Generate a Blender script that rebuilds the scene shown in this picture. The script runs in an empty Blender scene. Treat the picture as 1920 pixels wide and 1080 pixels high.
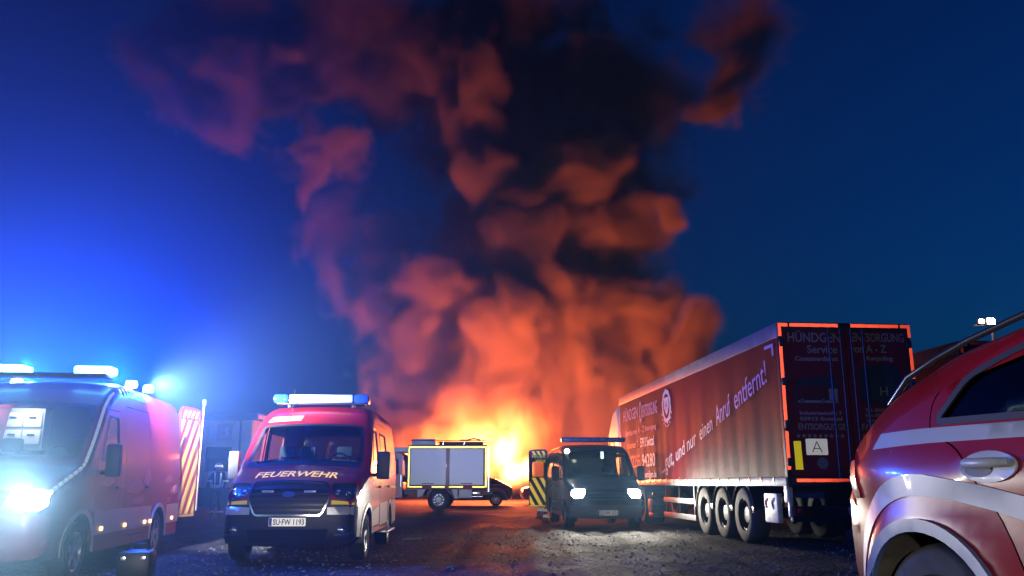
import bpy, bmesh, math, random
import numpy as np
from mathutils import Vector, Matrix
from mathutils.geometry import delaunay_2d_cdt

R = math.radians
SC = bpy.context.scene
COL = SC.collection

# ------------------------------------------------------------------ camera
cam_d = bpy.data.cameras.new('camera')
cam_d.sensor_width = 36.0
cam_d.lens = 1590.0 / 1920.0 * 36.0
cam_d.clip_start = 0.05
cam_d.clip_end = 4000
cam = bpy.data.objects.new('camera', cam_d)
COL.objects.link(cam)
cam.location = (0, 0, 1.13)
cam.rotation_euler = (R(90 + 13.0), 0, 0)
SC.camera = cam

# ------------------------------------------------------------------ night sky
W = bpy.data.worlds.new('World')
SC.world = W
W.use_nodes = True
wn = W.node_tree
bg = wn.nodes['Background']
sky = wn.nodes.new('ShaderNodeTexSky')
sky.sky_type = 'NISHITA'
sky.sun_disc = False
sky.sun_elevation = R(-4.0)
sky.sun_rotation = R(60)
sky.air_density = 1.6
sky.dust_density = 0.3
sky.ozone_density = 6.0
tint = wn.nodes.new('ShaderNodeMix')
tint.data_type = 'RGBA'
tint.blend_type = 'MULTIPLY'
tint.inputs[0].default_value = 1.0
wn.links.new(sky.outputs['Color'], tint.inputs[6])
tint.inputs[7].default_value = (0.02, 0.80, 1.0, 1)      # phone white balance for tungsten light: the dusk reads deep blue
wn.links.new(tint.outputs[2], bg.inputs['Color'])
bg.inputs['Strength'].default_value = 2.4

RETRO_W = 520                                    # power of the stand-in headlamps behind the camera

SC.view_settings.view_transform = 'Standard'
SC.view_settings.look = 'None'
SC.view_settings.exposure = 0
SC.view_settings.gamma = 1
SC.view_settings.use_curve_mapping = False
SC.render.engine = 'CYCLES'
cy = SC.cycles
cy.max_bounces = 6
cy.diffuse_bounces = 2
cy.glossy_bounces = 3
cy.transmission_bounces = 4
cy.transparent_max_bounces = 12
cy.volume_bounces = 0
cy.volume_step_rate = 2.0
cy.sample_clamp_indirect = 4.0
cy.use_denoising = True
cy.caustics_reflective = False
cy.caustics_refractive = False
cy.use_light_tree = True

# ------------------------------------------------------------------ helpers
random.seed(7)
rng = np.random.default_rng(11)
FPX, PITCH, CAMZ = 1590.0, R(13.0), 1.13


def at(u, v, Y):
    """Where the sight line through a spot of the photograph stands at the distance Y (used to measure the place)."""
    x = (u - 960) / FPX
    y = (540 - v) / FPX
    d = np.array([x, math.cos(PITCH) - y * math.sin(PITCH), math.sin(PITCH) + y * math.cos(PITCH)])
    return d * (Y / d[1]) + np.array([0, 0, CAMZ])


MATS = {}


def mat(name, col=(.5, .5, .5), rough=.5, metal=0.0, coat=0.0, spec=.5, emit=None, estr=0.0, noise=None, bump=None, alpha=None):
    """Principled material; noise=(scale, amount) mottles the colour, bump=(scale, strength, distance) gives relief."""
    if name in MATS:
        return MATS[name]
    m = bpy.data.materials.new(name)
    m.use_nodes = True
    nt = m.node_tree
    b = nt.nodes['Principled BSDF']
    b.inputs['Base Color'].default_value = (*col, 1)
    b.inputs['Roughness'].default_value = rough
    b.inputs['Metallic'].default_value = metal
    b.inputs['Coat Weight'].default_value = coat
    b.inputs['Coat Roughness'].default_value = .06
    b.inputs['Specular IOR Level'].default_value = spec
    if emit:
        b.inputs['Emission Color'].default_value = (*emit, 1)
        b.inputs['Emission Strength'].default_value = estr
    tc = None
    if noise or bump:
        tc = nt.nodes.new('ShaderNodeTexCoord')
    if noise:
        n = nt.nodes.new('ShaderNodeTexNoise')
        n.inputs['Scale'].default_value = noise[0]
        n.inputs['Detail'].default_value = 7
        n.inputs['Roughness'].default_value = .65
        nt.links.new(tc.outputs['Object'], n.inputs['Vector'])
        mr = nt.nodes.new('ShaderNodeMapRange')
        mr.inputs['From Min'].default_value = .3
        mr.inputs['From Max'].default_value = .7
        mr.inputs['To Min'].default_value = 1 - noise[1]
        mr.inputs['To Max'].default_value = 1 + noise[1] * .5
        nt.links.new(n.outputs['Fac'], mr.inputs['Value'])
        mx = nt.nodes.new('ShaderNodeVectorMath')
        mx.operation = 'SCALE'
        mx.inputs[0].default_value = col
        nt.links.new(mr.outputs['Result'], mx.inputs['Scale'])
        nt.links.new(mx.outputs['Vector'], b.inputs['Base Color'])
        r2 = nt.nodes.new('ShaderNodeMapRange')
        r2.inputs['From Min'].default_value = .3
        r2.inputs['From Max'].default_value = .7
        r2.inputs['To Min'].default_value = max(0.02, rough - .1 * noise[1])
        r2.inputs['To Max'].default_value = min(1, rough + .25 * noise[1])
        nt.links.new(n.outputs['Fac'], r2.inputs['Value'])
        nt.links.new(r2.outputs['Result'], b.inputs['Roughness'])
    if bump:
        n = nt.nodes.new('ShaderNodeTexNoise')
        n.inputs['Scale'].default_value = bump[0]
        n.inputs['Detail'].default_value = 6
        nt.links.new(tc.outputs['Object'], n.inputs['Vector'])
        bp = nt.nodes.new('ShaderNodeBump')
        bp.inputs['Strength'].default_value = bump[1]
        bp.inputs['Distance'].default_value = bump[2]
        nt.links.new(n.outputs['Fac'], bp.inputs['Height'])
        nt.links.new(bp.outputs['Normal'], b.inputs['Normal'])
    MATS[name] = m
    return m


def retro_mat(name, col, gain=1.0, rough=.3, diffuse=.6):
    """Retro-reflective sheeting: a glossy lobe round the viewing direction, as glass beads send light back where it came from."""
    m = mat(name, tuple(c * diffuse for c in col), rough=.5)
    nt = m.node_tree
    b = nt.nodes['Principled BSDF']
    g = nt.nodes.new('ShaderNodeBsdfAnisotropic')
    g.distribution = 'GGX'
    g.inputs['Color'].default_value = (*[c * gain * 2.0 for c in col], 1)
    g.inputs['Roughness'].default_value = rough
    geo = nt.nodes.new('ShaderNodeNewGeometry')
    nt.links.new(geo.outputs['Incoming'], g.inputs['Normal'])
    add = nt.nodes.new('ShaderNodeAddShader')
    nt.links.new(b.outputs[0], add.inputs[0])
    nt.links.new(g.outputs[0], add.inputs[1])
    nt.links.new(add.outputs[0], nt.nodes['Material Output'].inputs['Surface'])
    return m


def glass_mat(name, tint=(.6, .7, .75), rough=.03):
    if name in MATS:
        return MATS[name]
    m = bpy.data.materials.new(name)
    m.use_nodes = True
    nt = m.node_tree
    nt.nodes.remove(nt.nodes['Principled BSDF'])
    tr = nt.nodes.new('ShaderNodeBsdfTransparent')
    tr.inputs['Color'].default_value = (*tint, 1)
    gl = nt.nodes.new('ShaderNodeBsdfAnisotropic')
    gl.inputs['Roughness'].default_value = rough
    gl.inputs['Color'].default_value = (.9, .9, .9, 1)
    lw = nt.nodes.new('ShaderNodeLayerWeight')
    lw.inputs['Blend'].default_value = .5
    pw = nt.nodes.new('ShaderNodeMath')
    pw.operation = 'POWER'
    pw.inputs[1].default_value = 4.0
    nt.links.new(lw.outputs['Facing'], pw.inputs[0])
    fr = nt.nodes.new('ShaderNodeMath')
    fr.operation = 'MULTIPLY_ADD'
    fr.inputs[1].default_value = .9
    fr.inputs[2].default_value = .05
    nt.links.new(pw.outputs[0], fr.inputs[0])
    mx = nt.nodes.new('ShaderNodeMixShader')
    nt.links.new(fr.outputs[0], mx.inputs[0])
    nt.links.new(tr.outputs[0], mx.inputs[1])
    nt.links.new(gl.outputs[0], mx.inputs[2])
    nt.links.new(mx.outputs[0], nt.nodes['Material Output'].inputs['Surface'])
    MATS[name] = m
    return m


def link(o, parent=None):
    COL.objects.link(o)
    if parent is not None:
        o.parent = parent
    return o


def mesh_obj(name, verts, faces, m, parent=None, smooth=False):
    me = bpy.data.meshes.new(name)
    me.from_pydata([tuple(map(float, v)) for v in verts], [], faces)
    me.update()
    if smooth:
        me.polygons.foreach_set('use_smooth', [True] * len(me.polygons))
    if m is not None:
        me.materials.append(m)
    return link(bpy.data.objects.new(name, me), parent)


def bm_obj(name, bm, m, parent=None, smooth=None):
    """Link a bmesh as one object; smooth = angle in degrees below which edges are smooth."""
    me = bpy.data.meshes.new(name)
    if smooth is not None:
        bm.normal_update()
        for f in bm.faces:
            f.smooth = True
        for e in bm.edges:
            if len(e.link_faces) == 2 and e.calc_face_angle(0) > R(smooth):
                e.smooth = False
    bm.to_mesh(me)
    bm.free()
    if m is not None:
        me.materials.append(m)
    return link(bpy.data.objects.new(name, me), parent)


def tag(o, label=None, cat=None, group=None, kind=None):
    if label:
        o['label'] = label
    if cat:
        o['category'] = cat
    if group:
        o['group'] = group
    if kind:
        o['kind'] = kind
    return o


def empty(name, loc=(0, 0, 0), rz=0.0, label=None, cat=None, group=None):
    o = bpy.data.objects.new(name, None)
    o.empty_display_size = .2
    o.location = loc
    o.rotation_euler = (0, 0, rz)
    COL.objects.link(o)
    return tag(o, label, cat, group)


def add_box(bm, c, s, rot=None, bevel=0.0):
    r = bmesh.ops.create_cube(bm, size=1.0)
    vs = r['verts']
    bmesh.ops.scale(bm, vec=s, verts=vs)
    if bevel > 0:
        es = list({e for v in vs for e in v.link_edges})
        rb = bmesh.ops.bevel(bm, geom=es, offset=bevel, segments=2, affect='EDGES', profile=.6)
        vs = list({v for f in rb['faces'] for v in f.verts} | {v for v in vs if v.is_valid})
    if rot is not None:
        bmesh.ops.rotate(bm, cent=(0, 0, 0), matrix=rot, verts=vs)
    bmesh.ops.translate(bm, vec=c, verts=vs)
    return vs


def box(name, c, s, m, parent=None, bevel=0.0, rot=None):
    bm = bmesh.new()
    add_box(bm, c, s, rot, bevel)
    return bm_obj(name, bm, m, parent, 40 if bevel else None)


def add_tube(bm, pts, r, seg=8, cap=True):
    """Round bar along a polyline; r may be a list."""
    pts = [Vector(p) for p in pts]
    rs = r if isinstance(r, (list, tuple)) else [r] * len(pts)
    rings = []
    up0 = Vector((0, 0, 1))
    for i, p in enumerate(pts):
        t = (pts[min(i + 1, len(pts) - 1)] - pts[max(i - 1, 0)]).normalized()
        a = t.cross(up0)
        if a.length < .05:
            a = t.cross(Vector((0, 1, 0)))
        a.normalize()
        b = t.cross(a).normalized()
        rings.append([bm.verts.new(p + (a * math.cos(k * 2 * math.pi / seg) + b * math.sin(k * 2 * math.pi / seg)) * rs[i]) for k in range(seg)])
    for i in range(len(rings) - 1):
        for k in range(seg):
            bm.faces.new((rings[i][k], rings[i][(k + 1) % seg], rings[i + 1][(k + 1) % seg], rings[i + 1][k]))
    if cap:
        bm.faces.new(rings[0][::-1])
        bm.faces.new(rings[-1])


def tube(name, pts, r, m, parent=None, seg=8):
    bm = bmesh.new()
    add_tube(bm, pts, r, seg)
    bmesh.ops.recalc_face_normals(bm, faces=bm.faces)
    return bm_obj(name, bm, m, parent, 50)


def add_lathe(bm, prof, axis='z', c=(0, 0, 0), seg=24, a0=0.0, a1=2 * math.pi):
    """Turn a profile of (radius, height) about an axis."""
    full = abs(a1 - a0 - 2 * math.pi) < 1e-6
    n = seg if full else seg + 1
    rings = []
    for r, h in prof:
        ring = []
        for k in range(n):
            a = a0 + (a1 - a0) * k / seg
            x, y = r * math.cos(a), r * math.sin(a)
            co = {'z': (x, y, h), 'y': (x, h, y), 'x': (h, x, y)}[axis]
            ring.append(bm.verts.new((co[0] + c[0], co[1] + c[1], co[2] + c[2])))
        rings.append(ring)
    for i in range(len(rings) - 1):
        for k in range(n if full else n - 1):
            k2 = (k + 1) % n
            try:
                bm.faces.new((rings[i][k], rings[i][k2], rings[i + 1][k2], rings[i + 1][k]))
            except ValueError:
                pass


def lathe(name, prof, m, parent=None, axis='z', c=(0, 0, 0), seg=24, smooth=35, a0=0.0, a1=2 * math.pi):
    bm = bmesh.new()
    add_lathe(bm, prof, axis, c, seg, a0, a1)
    bmesh.ops.remove_doubles(bm, verts=bm.verts, dist=1e-5)
    bmesh.ops.recalc_face_normals(bm, faces=bm.faces)
    return bm_obj(name, bm, m, parent, smooth)


def lamp(name, kind, loc, power, col, parent=None, radius=.05, aim=None, cone=60, blend=.5):
    d = bpy.data.lights.new(name, kind)
    d.energy = power
    d.color = col
    d.shadow_soft_size = radius
    if kind == 'SPOT':
        d.spot_size = R(cone)
        d.spot_blend = blend
    o = bpy.data.objects.new(name, d)
    o.location = loc
    if aim is not None:
        o.rotation_euler = Vector(aim).to_track_quat('-Z', 'Y').to_euler()
    return link(o, parent)

# ------------------------------------------------------------------ ground
def lattice_noise(P, cell, seed):
    """Value noise at points P (N,3), smooth between lattice values."""
    g = np.random.default_rng(seed)
    q = P / cell
    lo = np.floor(q.min(axis=0)).astype(int) - 1
    hi = np.floor(q.max(axis=0)).astype(int) + 3
    L = g.random(tuple(hi - lo), dtype=np.float32)
    i = np.floor(q).astype(int)
    f = (q - i).astype(np.float32)
    f = f * f * f * (f * (f * 6 - 15) + 10)
    i = i - lo
    out = np.zeros(len(P), np.float32)
    for dx in (0, 1):
        wx = f[:, 0] if dx else 1 - f[:, 0]
        for dy in (0, 1):
            wy = f[:, 1] if dy else 1 - f[:, 1]
            for dz in (0, 1):
                wz = f[:, 2] if dz else 1 - f[:, 2]
                out += wx * wy * wz * L[i[:, 0] + dx, i[:, 1] + dy, i[:, 2] + dz]
    return out


def fbm(P, cell, seed, octs=4, gain=.5):
    s, a, t = 0.0, 1.0, 0.0
    for k in range(octs):
        s = s + a * lattice_noise(P, cell / 2 ** k, seed + 13 * k)
        t += a
        a *= gain
    return s / t - .5


def grid_volume(name, lo, hi, cell, dens, m):
    """A Volume whose density is the array dens(nx, ny, nz), written through the Volume Cube geometry node."""
    nx, ny, nz = dens.shape
    me = bpy.data.meshes.new(name)
    me.vertices.add(nx * ny * nz)
    a = me.attributes.new('dens', 'FLOAT', 'POINT')
    a.data.foreach_set('value', np.ascontiguousarray(dens, dtype=np.float32).ravel())
    ob = bpy.data.objects.new(name, me)
    COL.objects.link(ob)
    me.materials.append(m)
    ng = bpy.data.node_groups.new(name + '_grid', 'GeometryNodeTree')
    ng.interface.new_socket('Geometry', in_out='INPUT', socket_type='NodeSocketGeometry')
    ng.interface.new_socket('Geometry', in_out='OUTPUT', socket_type='NodeSocketGeometry')
    N, Lk = ng.nodes, ng.links
    gi, go = N.new('NodeGroupInput'), N.new('NodeGroupOutput')
    vc = N.new('GeometryNodeVolumeCube')
    vc.inputs['Background'].default_value = 0.0
    vc.inputs['Min'].default_value = lo
    vc.inputs['Max'].default_value = hi
    vc.inputs['Resolution X'].default_value = nx
    vc.inputs['Resolution Y'].default_value = ny
    vc.inputs['Resolution Z'].default_value = nz
    pos = N.new('GeometryNodeInputPosition')
    sub = N.new('ShaderNodeVectorMath')
    sub.operation = 'SUBTRACT'
    sub.inputs[1].default_value = lo
    Lk.new(pos.outputs[0], sub.inputs[0])
    mul = N.new('ShaderNodeVectorMath')
    mul.operation = 'MULTIPLY'
    mul.inputs[1].default_value = tuple((n - 1) / (h - l) for n, l, h in zip((nx, ny, nz), lo, hi))
    Lk.new(sub.outputs[0], mul.inputs[0])
    add = N.new('ShaderNodeVectorMath')
    add.operation = 'ADD'
    add.inputs[1].default_value = (.5, .5, .5)
    Lk.new(mul.outputs[0], add.inputs[0])
    fl = N.new('ShaderNodeVectorMath')
    fl.operation = 'FLOOR'
    Lk.new(add.outputs[0], fl.inputs[0])
    dot = N.new('ShaderNodeVectorMath')
    dot.operation = 'DOT_PRODUCT'
    dot.inputs[1].default_value = (ny * nz, nz, 1)
    Lk.new(fl.outputs[0], dot.inputs[0])
    na = N.new('GeometryNodeInputNamedAttribute')
    na.data_type = 'FLOAT'
    na.inputs['Name'].default_value = 'dens'
    si = N.new('GeometryNodeSampleIndex')
    si.data_type = 'FLOAT'
    si.domain = 'POINT'
    si.clamp = True
    Lk.new(gi.outputs[0], si.inputs['Geometry'])
    Lk.new(na.outputs['Attribute'], si.inputs['Value'])
    Lk.new(dot.outputs['Value'], si.inputs['Index'])
    Lk.new(si.outputs['Value'], vc.inputs['Density'])
    sm = N.new('GeometryNodeSetMaterial')
    sm.inputs['Material'].default_value = m
    Lk.new(vc.outputs[0], sm.inputs['Geometry'])
    Lk.new(sm.outputs[0], go.inputs[0])
    md = ob.modifiers.new('grid', 'NODES')
    md.node_group = ng
    return ob


def volume_mat(name, scatter=None, density=1.0, aniso=0.0, absorb=None, emit=None, estr=0.0, ramp=None):
    m = bpy.data.materials.new(name)
    m.use_nodes = True
    nt = m.node_tree
    nt.nodes.remove(nt.nodes['Principled BSDF'])
    v = nt.nodes.new('ShaderNodeVolumePrincipled')
    v.inputs['Color'].default_value = (*(scatter or (0, 0, 0)), 1)
    v.inputs['Density'].default_value = density
    v.inputs['Anisotropy'].default_value = aniso
    if ramp:
        at_ = nt.nodes.new('ShaderNodeAttribute')
        at_.attribute_name = 'density'
        cr = nt.nodes.new('ShaderNodeValToRGB')
        e = cr.color_ramp.elements
        e[0].position, e[0].color = ramp[0][0], (*ramp[0][1], 1)
        e[1].position, e[1].color = ramp[-1][0], (*ramp[-1][1], 1)
        for p_, c_ in ramp[1:-1]:
            q = e.new(p_)
            q.color = (*c_, 1)
        nt.links.new(at_.outputs['Fac'], cr.inputs['Fac'])
        nt.links.new(cr.outputs['Color'], v.inputs['Emission Color'])
        mu = nt.nodes.new('ShaderNodeMath')
        mu.operation = 'MULTIPLY'
        mu.inputs[1].default_value = estr
        nt.links.new(at_.outputs['Fac'], mu.inputs[0])
        nt.links.new(mu.outputs[0], v.inputs['Emission Strength'])
    nt.links.new(v.outputs[0], nt.nodes['Material Output'].inputs['Volume'])
    return m


# ------------------------------------------------------------------ smoke over the fire
SMY = 66.0
BLOBS = [  # where each billow stands: sight line, radii (px), metres nearer/farther, strength
    (800, 820, 95, 85, 0, 1), (900, 800, 110, 100, 2, 1), (1010, 810, 100, 100, 0, 1), (1110, 800, 110, 90, 1, 1), (1210, 770, 90, 90, 0, 1), (1270, 660, 55, 50, -2, 1),
    (780, 720, 60, 60, 3, 1), (880, 700, 90, 80, -1, 1), (990, 720, 90, 90, 2, 1), (1090, 700, 100, 80, 0, 1), (1200, 680, 90, 70, 2, 1),
    (850, 640, 80, 65, 2, 1), (755, 630, 42, 40, -1, .9), (950, 620, 90, 80, -2, 1), (1060, 610, 100, 70, 1, 1), (1160, 610, 80, 60, -1, 1),
    (800, 565, 70, 50, 0, .9), (870, 540, 60, 50, -2, .9), (960, 530, 70, 80, 1, 1), (1050, 520, 70, 60, -1, 1), (1150, 530, 80, 70, 3, .8), (1010, 450, 80, 55, -2, 1), (1120, 440, 90, 55, 0, 1), (930, 470, 60, 45, 4, .7),
    (1080, 345, 85, 55, -2, 1), (1140, 305, 60, 35, 0, .9), (1020, 360, 45, 26, -3, .9), (1253, 410, 30, 27, -3, 1), (1230, 500, 45, 70, 3, .45),
    (820, 125, 90, 50, 0, .9), (905, 170, 42, 80, -2, 1), (865, 240, 60, 55, 0, 1), (915, 310, 58, 30, -3, 1), (880, 50, 130, 55, 3, .8),
    (430, 165, 110, 65, 0, 1), (545, 130, 65, 45, -2, 1), (430, 235, 45, 38, -1, 1), (330, 105, 90, 50, 2, .8), (500, 50, 150, 55, 2, .8), (650, 25, 150, 45, 3, .7),
    (600, 300, 70, 26, -1, .8), (570, 345, 32, 38, -2, 1), (575, 250, 25, 50, 2, .4),
    (585, 465, 20, 38, 0, .34), (625, 520, 20, 48, 0, .34), (655, 600, 16, 56, 0, .30), (682, 680, 14, 56, 0, .30), (700, 750, 24, 55, 0, .4),
    (1400, 50, 75, 65, 0, .5), (1350, 150, 58, 48, 0, .65), (1350, 205, 32, 40, -2, 1), (1260, 240, 50, 50, 2, .3), (1290, 330, 45, 50, 2, .25),
    (1010, 30, 150, 50, 4, .6), (720, 150, 50, 60, 3, .5), (1180, 200, 90, 80, 7, .5), (1020, 200, 80, 90, 7, .5), (640, 420, 60, 60, 5, .3),
    (1000, 640, 250, 150, 8, .95), (1010, 480, 190, 150, 8, .95), (1080, 330, 170, 120, 9, .65), (1130, 170, 170, 130, 9, .5), (930, 220, 150, 170, 9, .6), (760, 110, 190, 110, 9, .8), (480, 110, 190, 90, 8, .75), (1000, 40, 250, 70, 9, .8),
    (830, 650, 90, 90, 5, .95), (1240, 700, 80, 70, 5, .95), (700, 560, 55, 90, 7, .35), (720, 470, 60, 60, 5, .4),
]


def smoke_density():
    cell = 0.34
    lo = np.array([-37.0, 50.0, 0.0])
    hi = np.array([26.0, 80.0, 45.0])
    n = np.round((hi - lo) / cell).astype(int) + 1
    ax = [np.linspace(lo[k], hi[k], n[k]) for k in range(3)]
    X, Y, Z = np.meshgrid(*ax, indexing='ij')
    P = np.stack([X.ravel(), Y.ravel(), Z.ravel()], 1)
    w1 = np.stack([fbm(P, 7.0, s, 3) for s in (1, 2, 3)], 1)
    Q = P + w1 * np.array([5.0, 5.0, 4.0])
    w2 = np.stack([fbm(P + w1 * 4, 2.6, s, 2) for s in (4, 5, 6)], 1)
    Q = Q + w2 * 3.0
    F = np.full(len(P), -1.0, np.float32)
    S = np.zeros(len(P), np.float32)
    for u, v, ru, rv, dy, w in BLOBS:
        c = at(u, v, SMY + dy)
        k = np.linalg.norm(c - np.array([0, 0, CAMZ])) / FPX
        rad = np.array([ru * k, (ru + rv) * .5 * k * .9 + .6, rv * k])
        sel = np.all(np.abs(Q - c) < rad * 1.6, axis=1)
        d = np.linalg.norm((Q[sel] - c) / rad, axis=1)
        f = 1 - d
        cur = F[sel]
        big = f > cur
        cs = S[sel]
        cs[big] = w
        S[sel] = cs
        F[sel] = np.maximum(cur, f)
    tex = fbm(P + w1 * 5.0 + w2 * 2.0, 3.6, 40, 5, .58)
    # ragged billows: turbulence folded about its middle leaves creases between soft lobes
    fold = np.abs(fbm(P + w2 * 2.5, 2.2, 60, 3, .55)) * 2
    F = F + tex * 1.35 + (.28 - fold) * .55
    D = np.clip((F + .17) / .98, 0, 1) ** 1.6 * S ** 2
    D *= np.clip((P[:, 2] - .2) / 1.0, 0, 1)
    # fade at the box's own faces, so no billow is cut flat
    for k in range(3):
        if k != 2:
            D *= np.clip((P[:, k] - lo[k]) / 2, 0, 1)
        D *= np.clip((hi[k] - P[:, k]) / 2, 0, 1)
    return tuple(lo), tuple(hi), D.reshape(n).astype(np.float32), cell


lo_, hi_, D_, cell_ = smoke_density()
sm_mat = volume_mat('smoke', (.80, .66, .42), 3.0, aniso=0.0)
smoke = grid_volume('smoke', lo_, hi_, cell_, D_, sm_mat)
tag(smoke, 'towering orange lit smoke billowing up from the fire', 'smoke', kind='stuff')

# ------------------------------------------------------------------ the fire itself
def flame_density():
    cell = .16
    lo = np.array([-9.0, 53.0, 0.0])
    hi = np.array([6.0, 60.0, 9.0])
    n = np.round((hi - lo) / cell).astype(int) + 1
    ax = [np.linspace(lo[k], hi[k], n[k]) for k in range(3)]
    X, Y, Z = np.meshgrid(*ax, indexing='ij')
    P = np.stack([X.ravel(), Y.ravel(), Z.ravel()], 1)
    Q = P.copy()
    Q[:, 2] *= .38
    Q[:, 0] += fbm(Q, 1.6, 71, 3) * 2.4
    T = fbm(Q, .9, 72, 4, .6)
    F = np.full(len(P), -1.0, np.float32)
    for u, v, ru, rv, w in [(962, 885, 36, 34, 1.1), (945, 850, 40, 52, 1.0), (987, 880, 15, 30, 1.1), (900, 822, 70, 46, .5), (960, 835, 28, 50, .7), (880, 880, 85, 40, .55), (880, 845, 120, 75, .42), (965, 810, 60, 75, .34), (810, 865, 80, 45, .30)]:
        c = at(u, v, 56.5)
        k = 57.0 / FPX
        d = np.sqrt(((P[:, 0] - c[0]) / (ru * k)) ** 2 + ((P[:, 1] - c[1]) / 2.2) ** 2 + ((P[:, 2] - c[2]) / (rv * k)) ** 2)
        F = np.maximum(F, (1 - d) * w)
    F = np.clip(F + T * .5, 0, 1)
    D = F * np.clip(P[:, 2] / .3, 0, 1)
    for k in range(2):
        D *= np.clip((P[:, k] - lo[k]) / .8, 0, 1) * np.clip((hi[k] - P[:, k]) / .8, 0, 1)
    return tuple(lo), tuple(hi), D.reshape(n).astype(np.float32), cell


lo_, hi_, D_, cell_ = flame_density()
fl_mat = volume_mat('flames', (.2, .1, .05), .05, estr=4.0,
                    ramp=[(0.0, (1, .20, .03)), (.25, (1, .36, .08)), (.6, (1, .62, .22)), (1.0, (1, .82, .5))])
flames = grid_volume('flames', lo_, hi_, cell_, D_, fl_mat)
tag(flames, 'white hot flames rising behind the red car', 'fire', kind='stuff')
FIRE = (1.0, .145, .035)
for u_, v_, y_, p_, r_ in ((955, 865, 56.5, 9000, 1.0), (885, 835, 59.5, 9500, 1.2), (800, 855, 59.5, 7000, 1.2), (1015, 840, 59.5, 5200, 1.2)):
    lamp('fire_light', 'POINT', tuple(at(u_, v_, y_)), p_, FIRE, None, r_)

# ------------------------------------------------------------------ haze, and a thin veil added over the vehicles to carry lamp glare
hz = volume_mat('haze', (.20, .55, 1.0), 0.0002, aniso=.1)
haze = box('haze', (0, 40, 25), (160, 150, 54), hz)
tag(haze, 'thin night haze over the yard', 'haze', kind='stuff')


def veil_density():
    cell = .8
    lo = np.array([-26.0, 3.0, 0.0])
    hi = np.array([10.0, 34.0, 15.0])
    n = np.round((hi - lo) / cell).astype(int) + 1
    ax = [np.linspace(lo[k], hi[k], n[k]) for k in range(3)]
    X, Y, Z = np.meshgrid(*ax, indexing='ij')
    P = np.stack([X.ravel(), Y.ravel(), Z.ravel()], 1)
    q = np.sqrt(((P[:, 0] + 9) / 11) ** 2 + ((P[:, 1] - 13) / 14) ** 2 + ((P[:, 2] - 2) / 12) ** 2)
    D = np.clip(1 - q, 0, 1) ** 1.5 + .02
    D = D + .28 * np.exp(-((P[:, 0] - 2.5) / 4) ** 2 - ((P[:, 1] - 20) / 5) ** 2 - ((P[:, 2] - .8) / 2.2) ** 2)  # denser patch added for a halo round the grey van's headlights
    D = D + .75 * np.exp(-((P[:, 0] + 6.0) / 2.6) ** 2 - ((P[:, 1] - 8.5) / 3.2) ** 2 - ((P[:, 2] - 1.6) / 2.0) ** 2)  # denser patch added to wash the ambulance front in glare
    D *= 1 + 1.3 * fbm(P, 5.0, 91, 3)
    for k in range(3):
        if k != 2:
            D *= np.clip((P[:, k] - lo[k]) / 4, 0, 1)
        D *= np.clip((hi[k] - P[:, k]) / 4, 0, 1)
    return tuple(lo), tuple(hi), D.reshape(n).astype(np.float32), cell


lo_, hi_, D_, cell_ = veil_density()
dr_mat = volume_mat('drift', (.27, .57, .95), .042, aniso=.15)
drift = grid_volume('drifting_smoke', lo_, hi_, cell_, D_, dr_mat)  # volume added to carry the blue glare of the beacons
tag(drift, 'thin smoke drifting round the ambulance in blue light', 'smoke', kind='stuff')

# ------------------------------------------------------------------ the yard
def ground_height(x, y):
    x = np.asarray(x, float)
    y = np.asarray(y, float)
    sm = lambda t: np.clip(t, 0, 1) ** 2 * (3 - 2 * np.clip(t, 0, 1))
    return .23 * sm((x + .1) / 1.2) * sm((8.5 - y) / 4.0)


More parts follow.
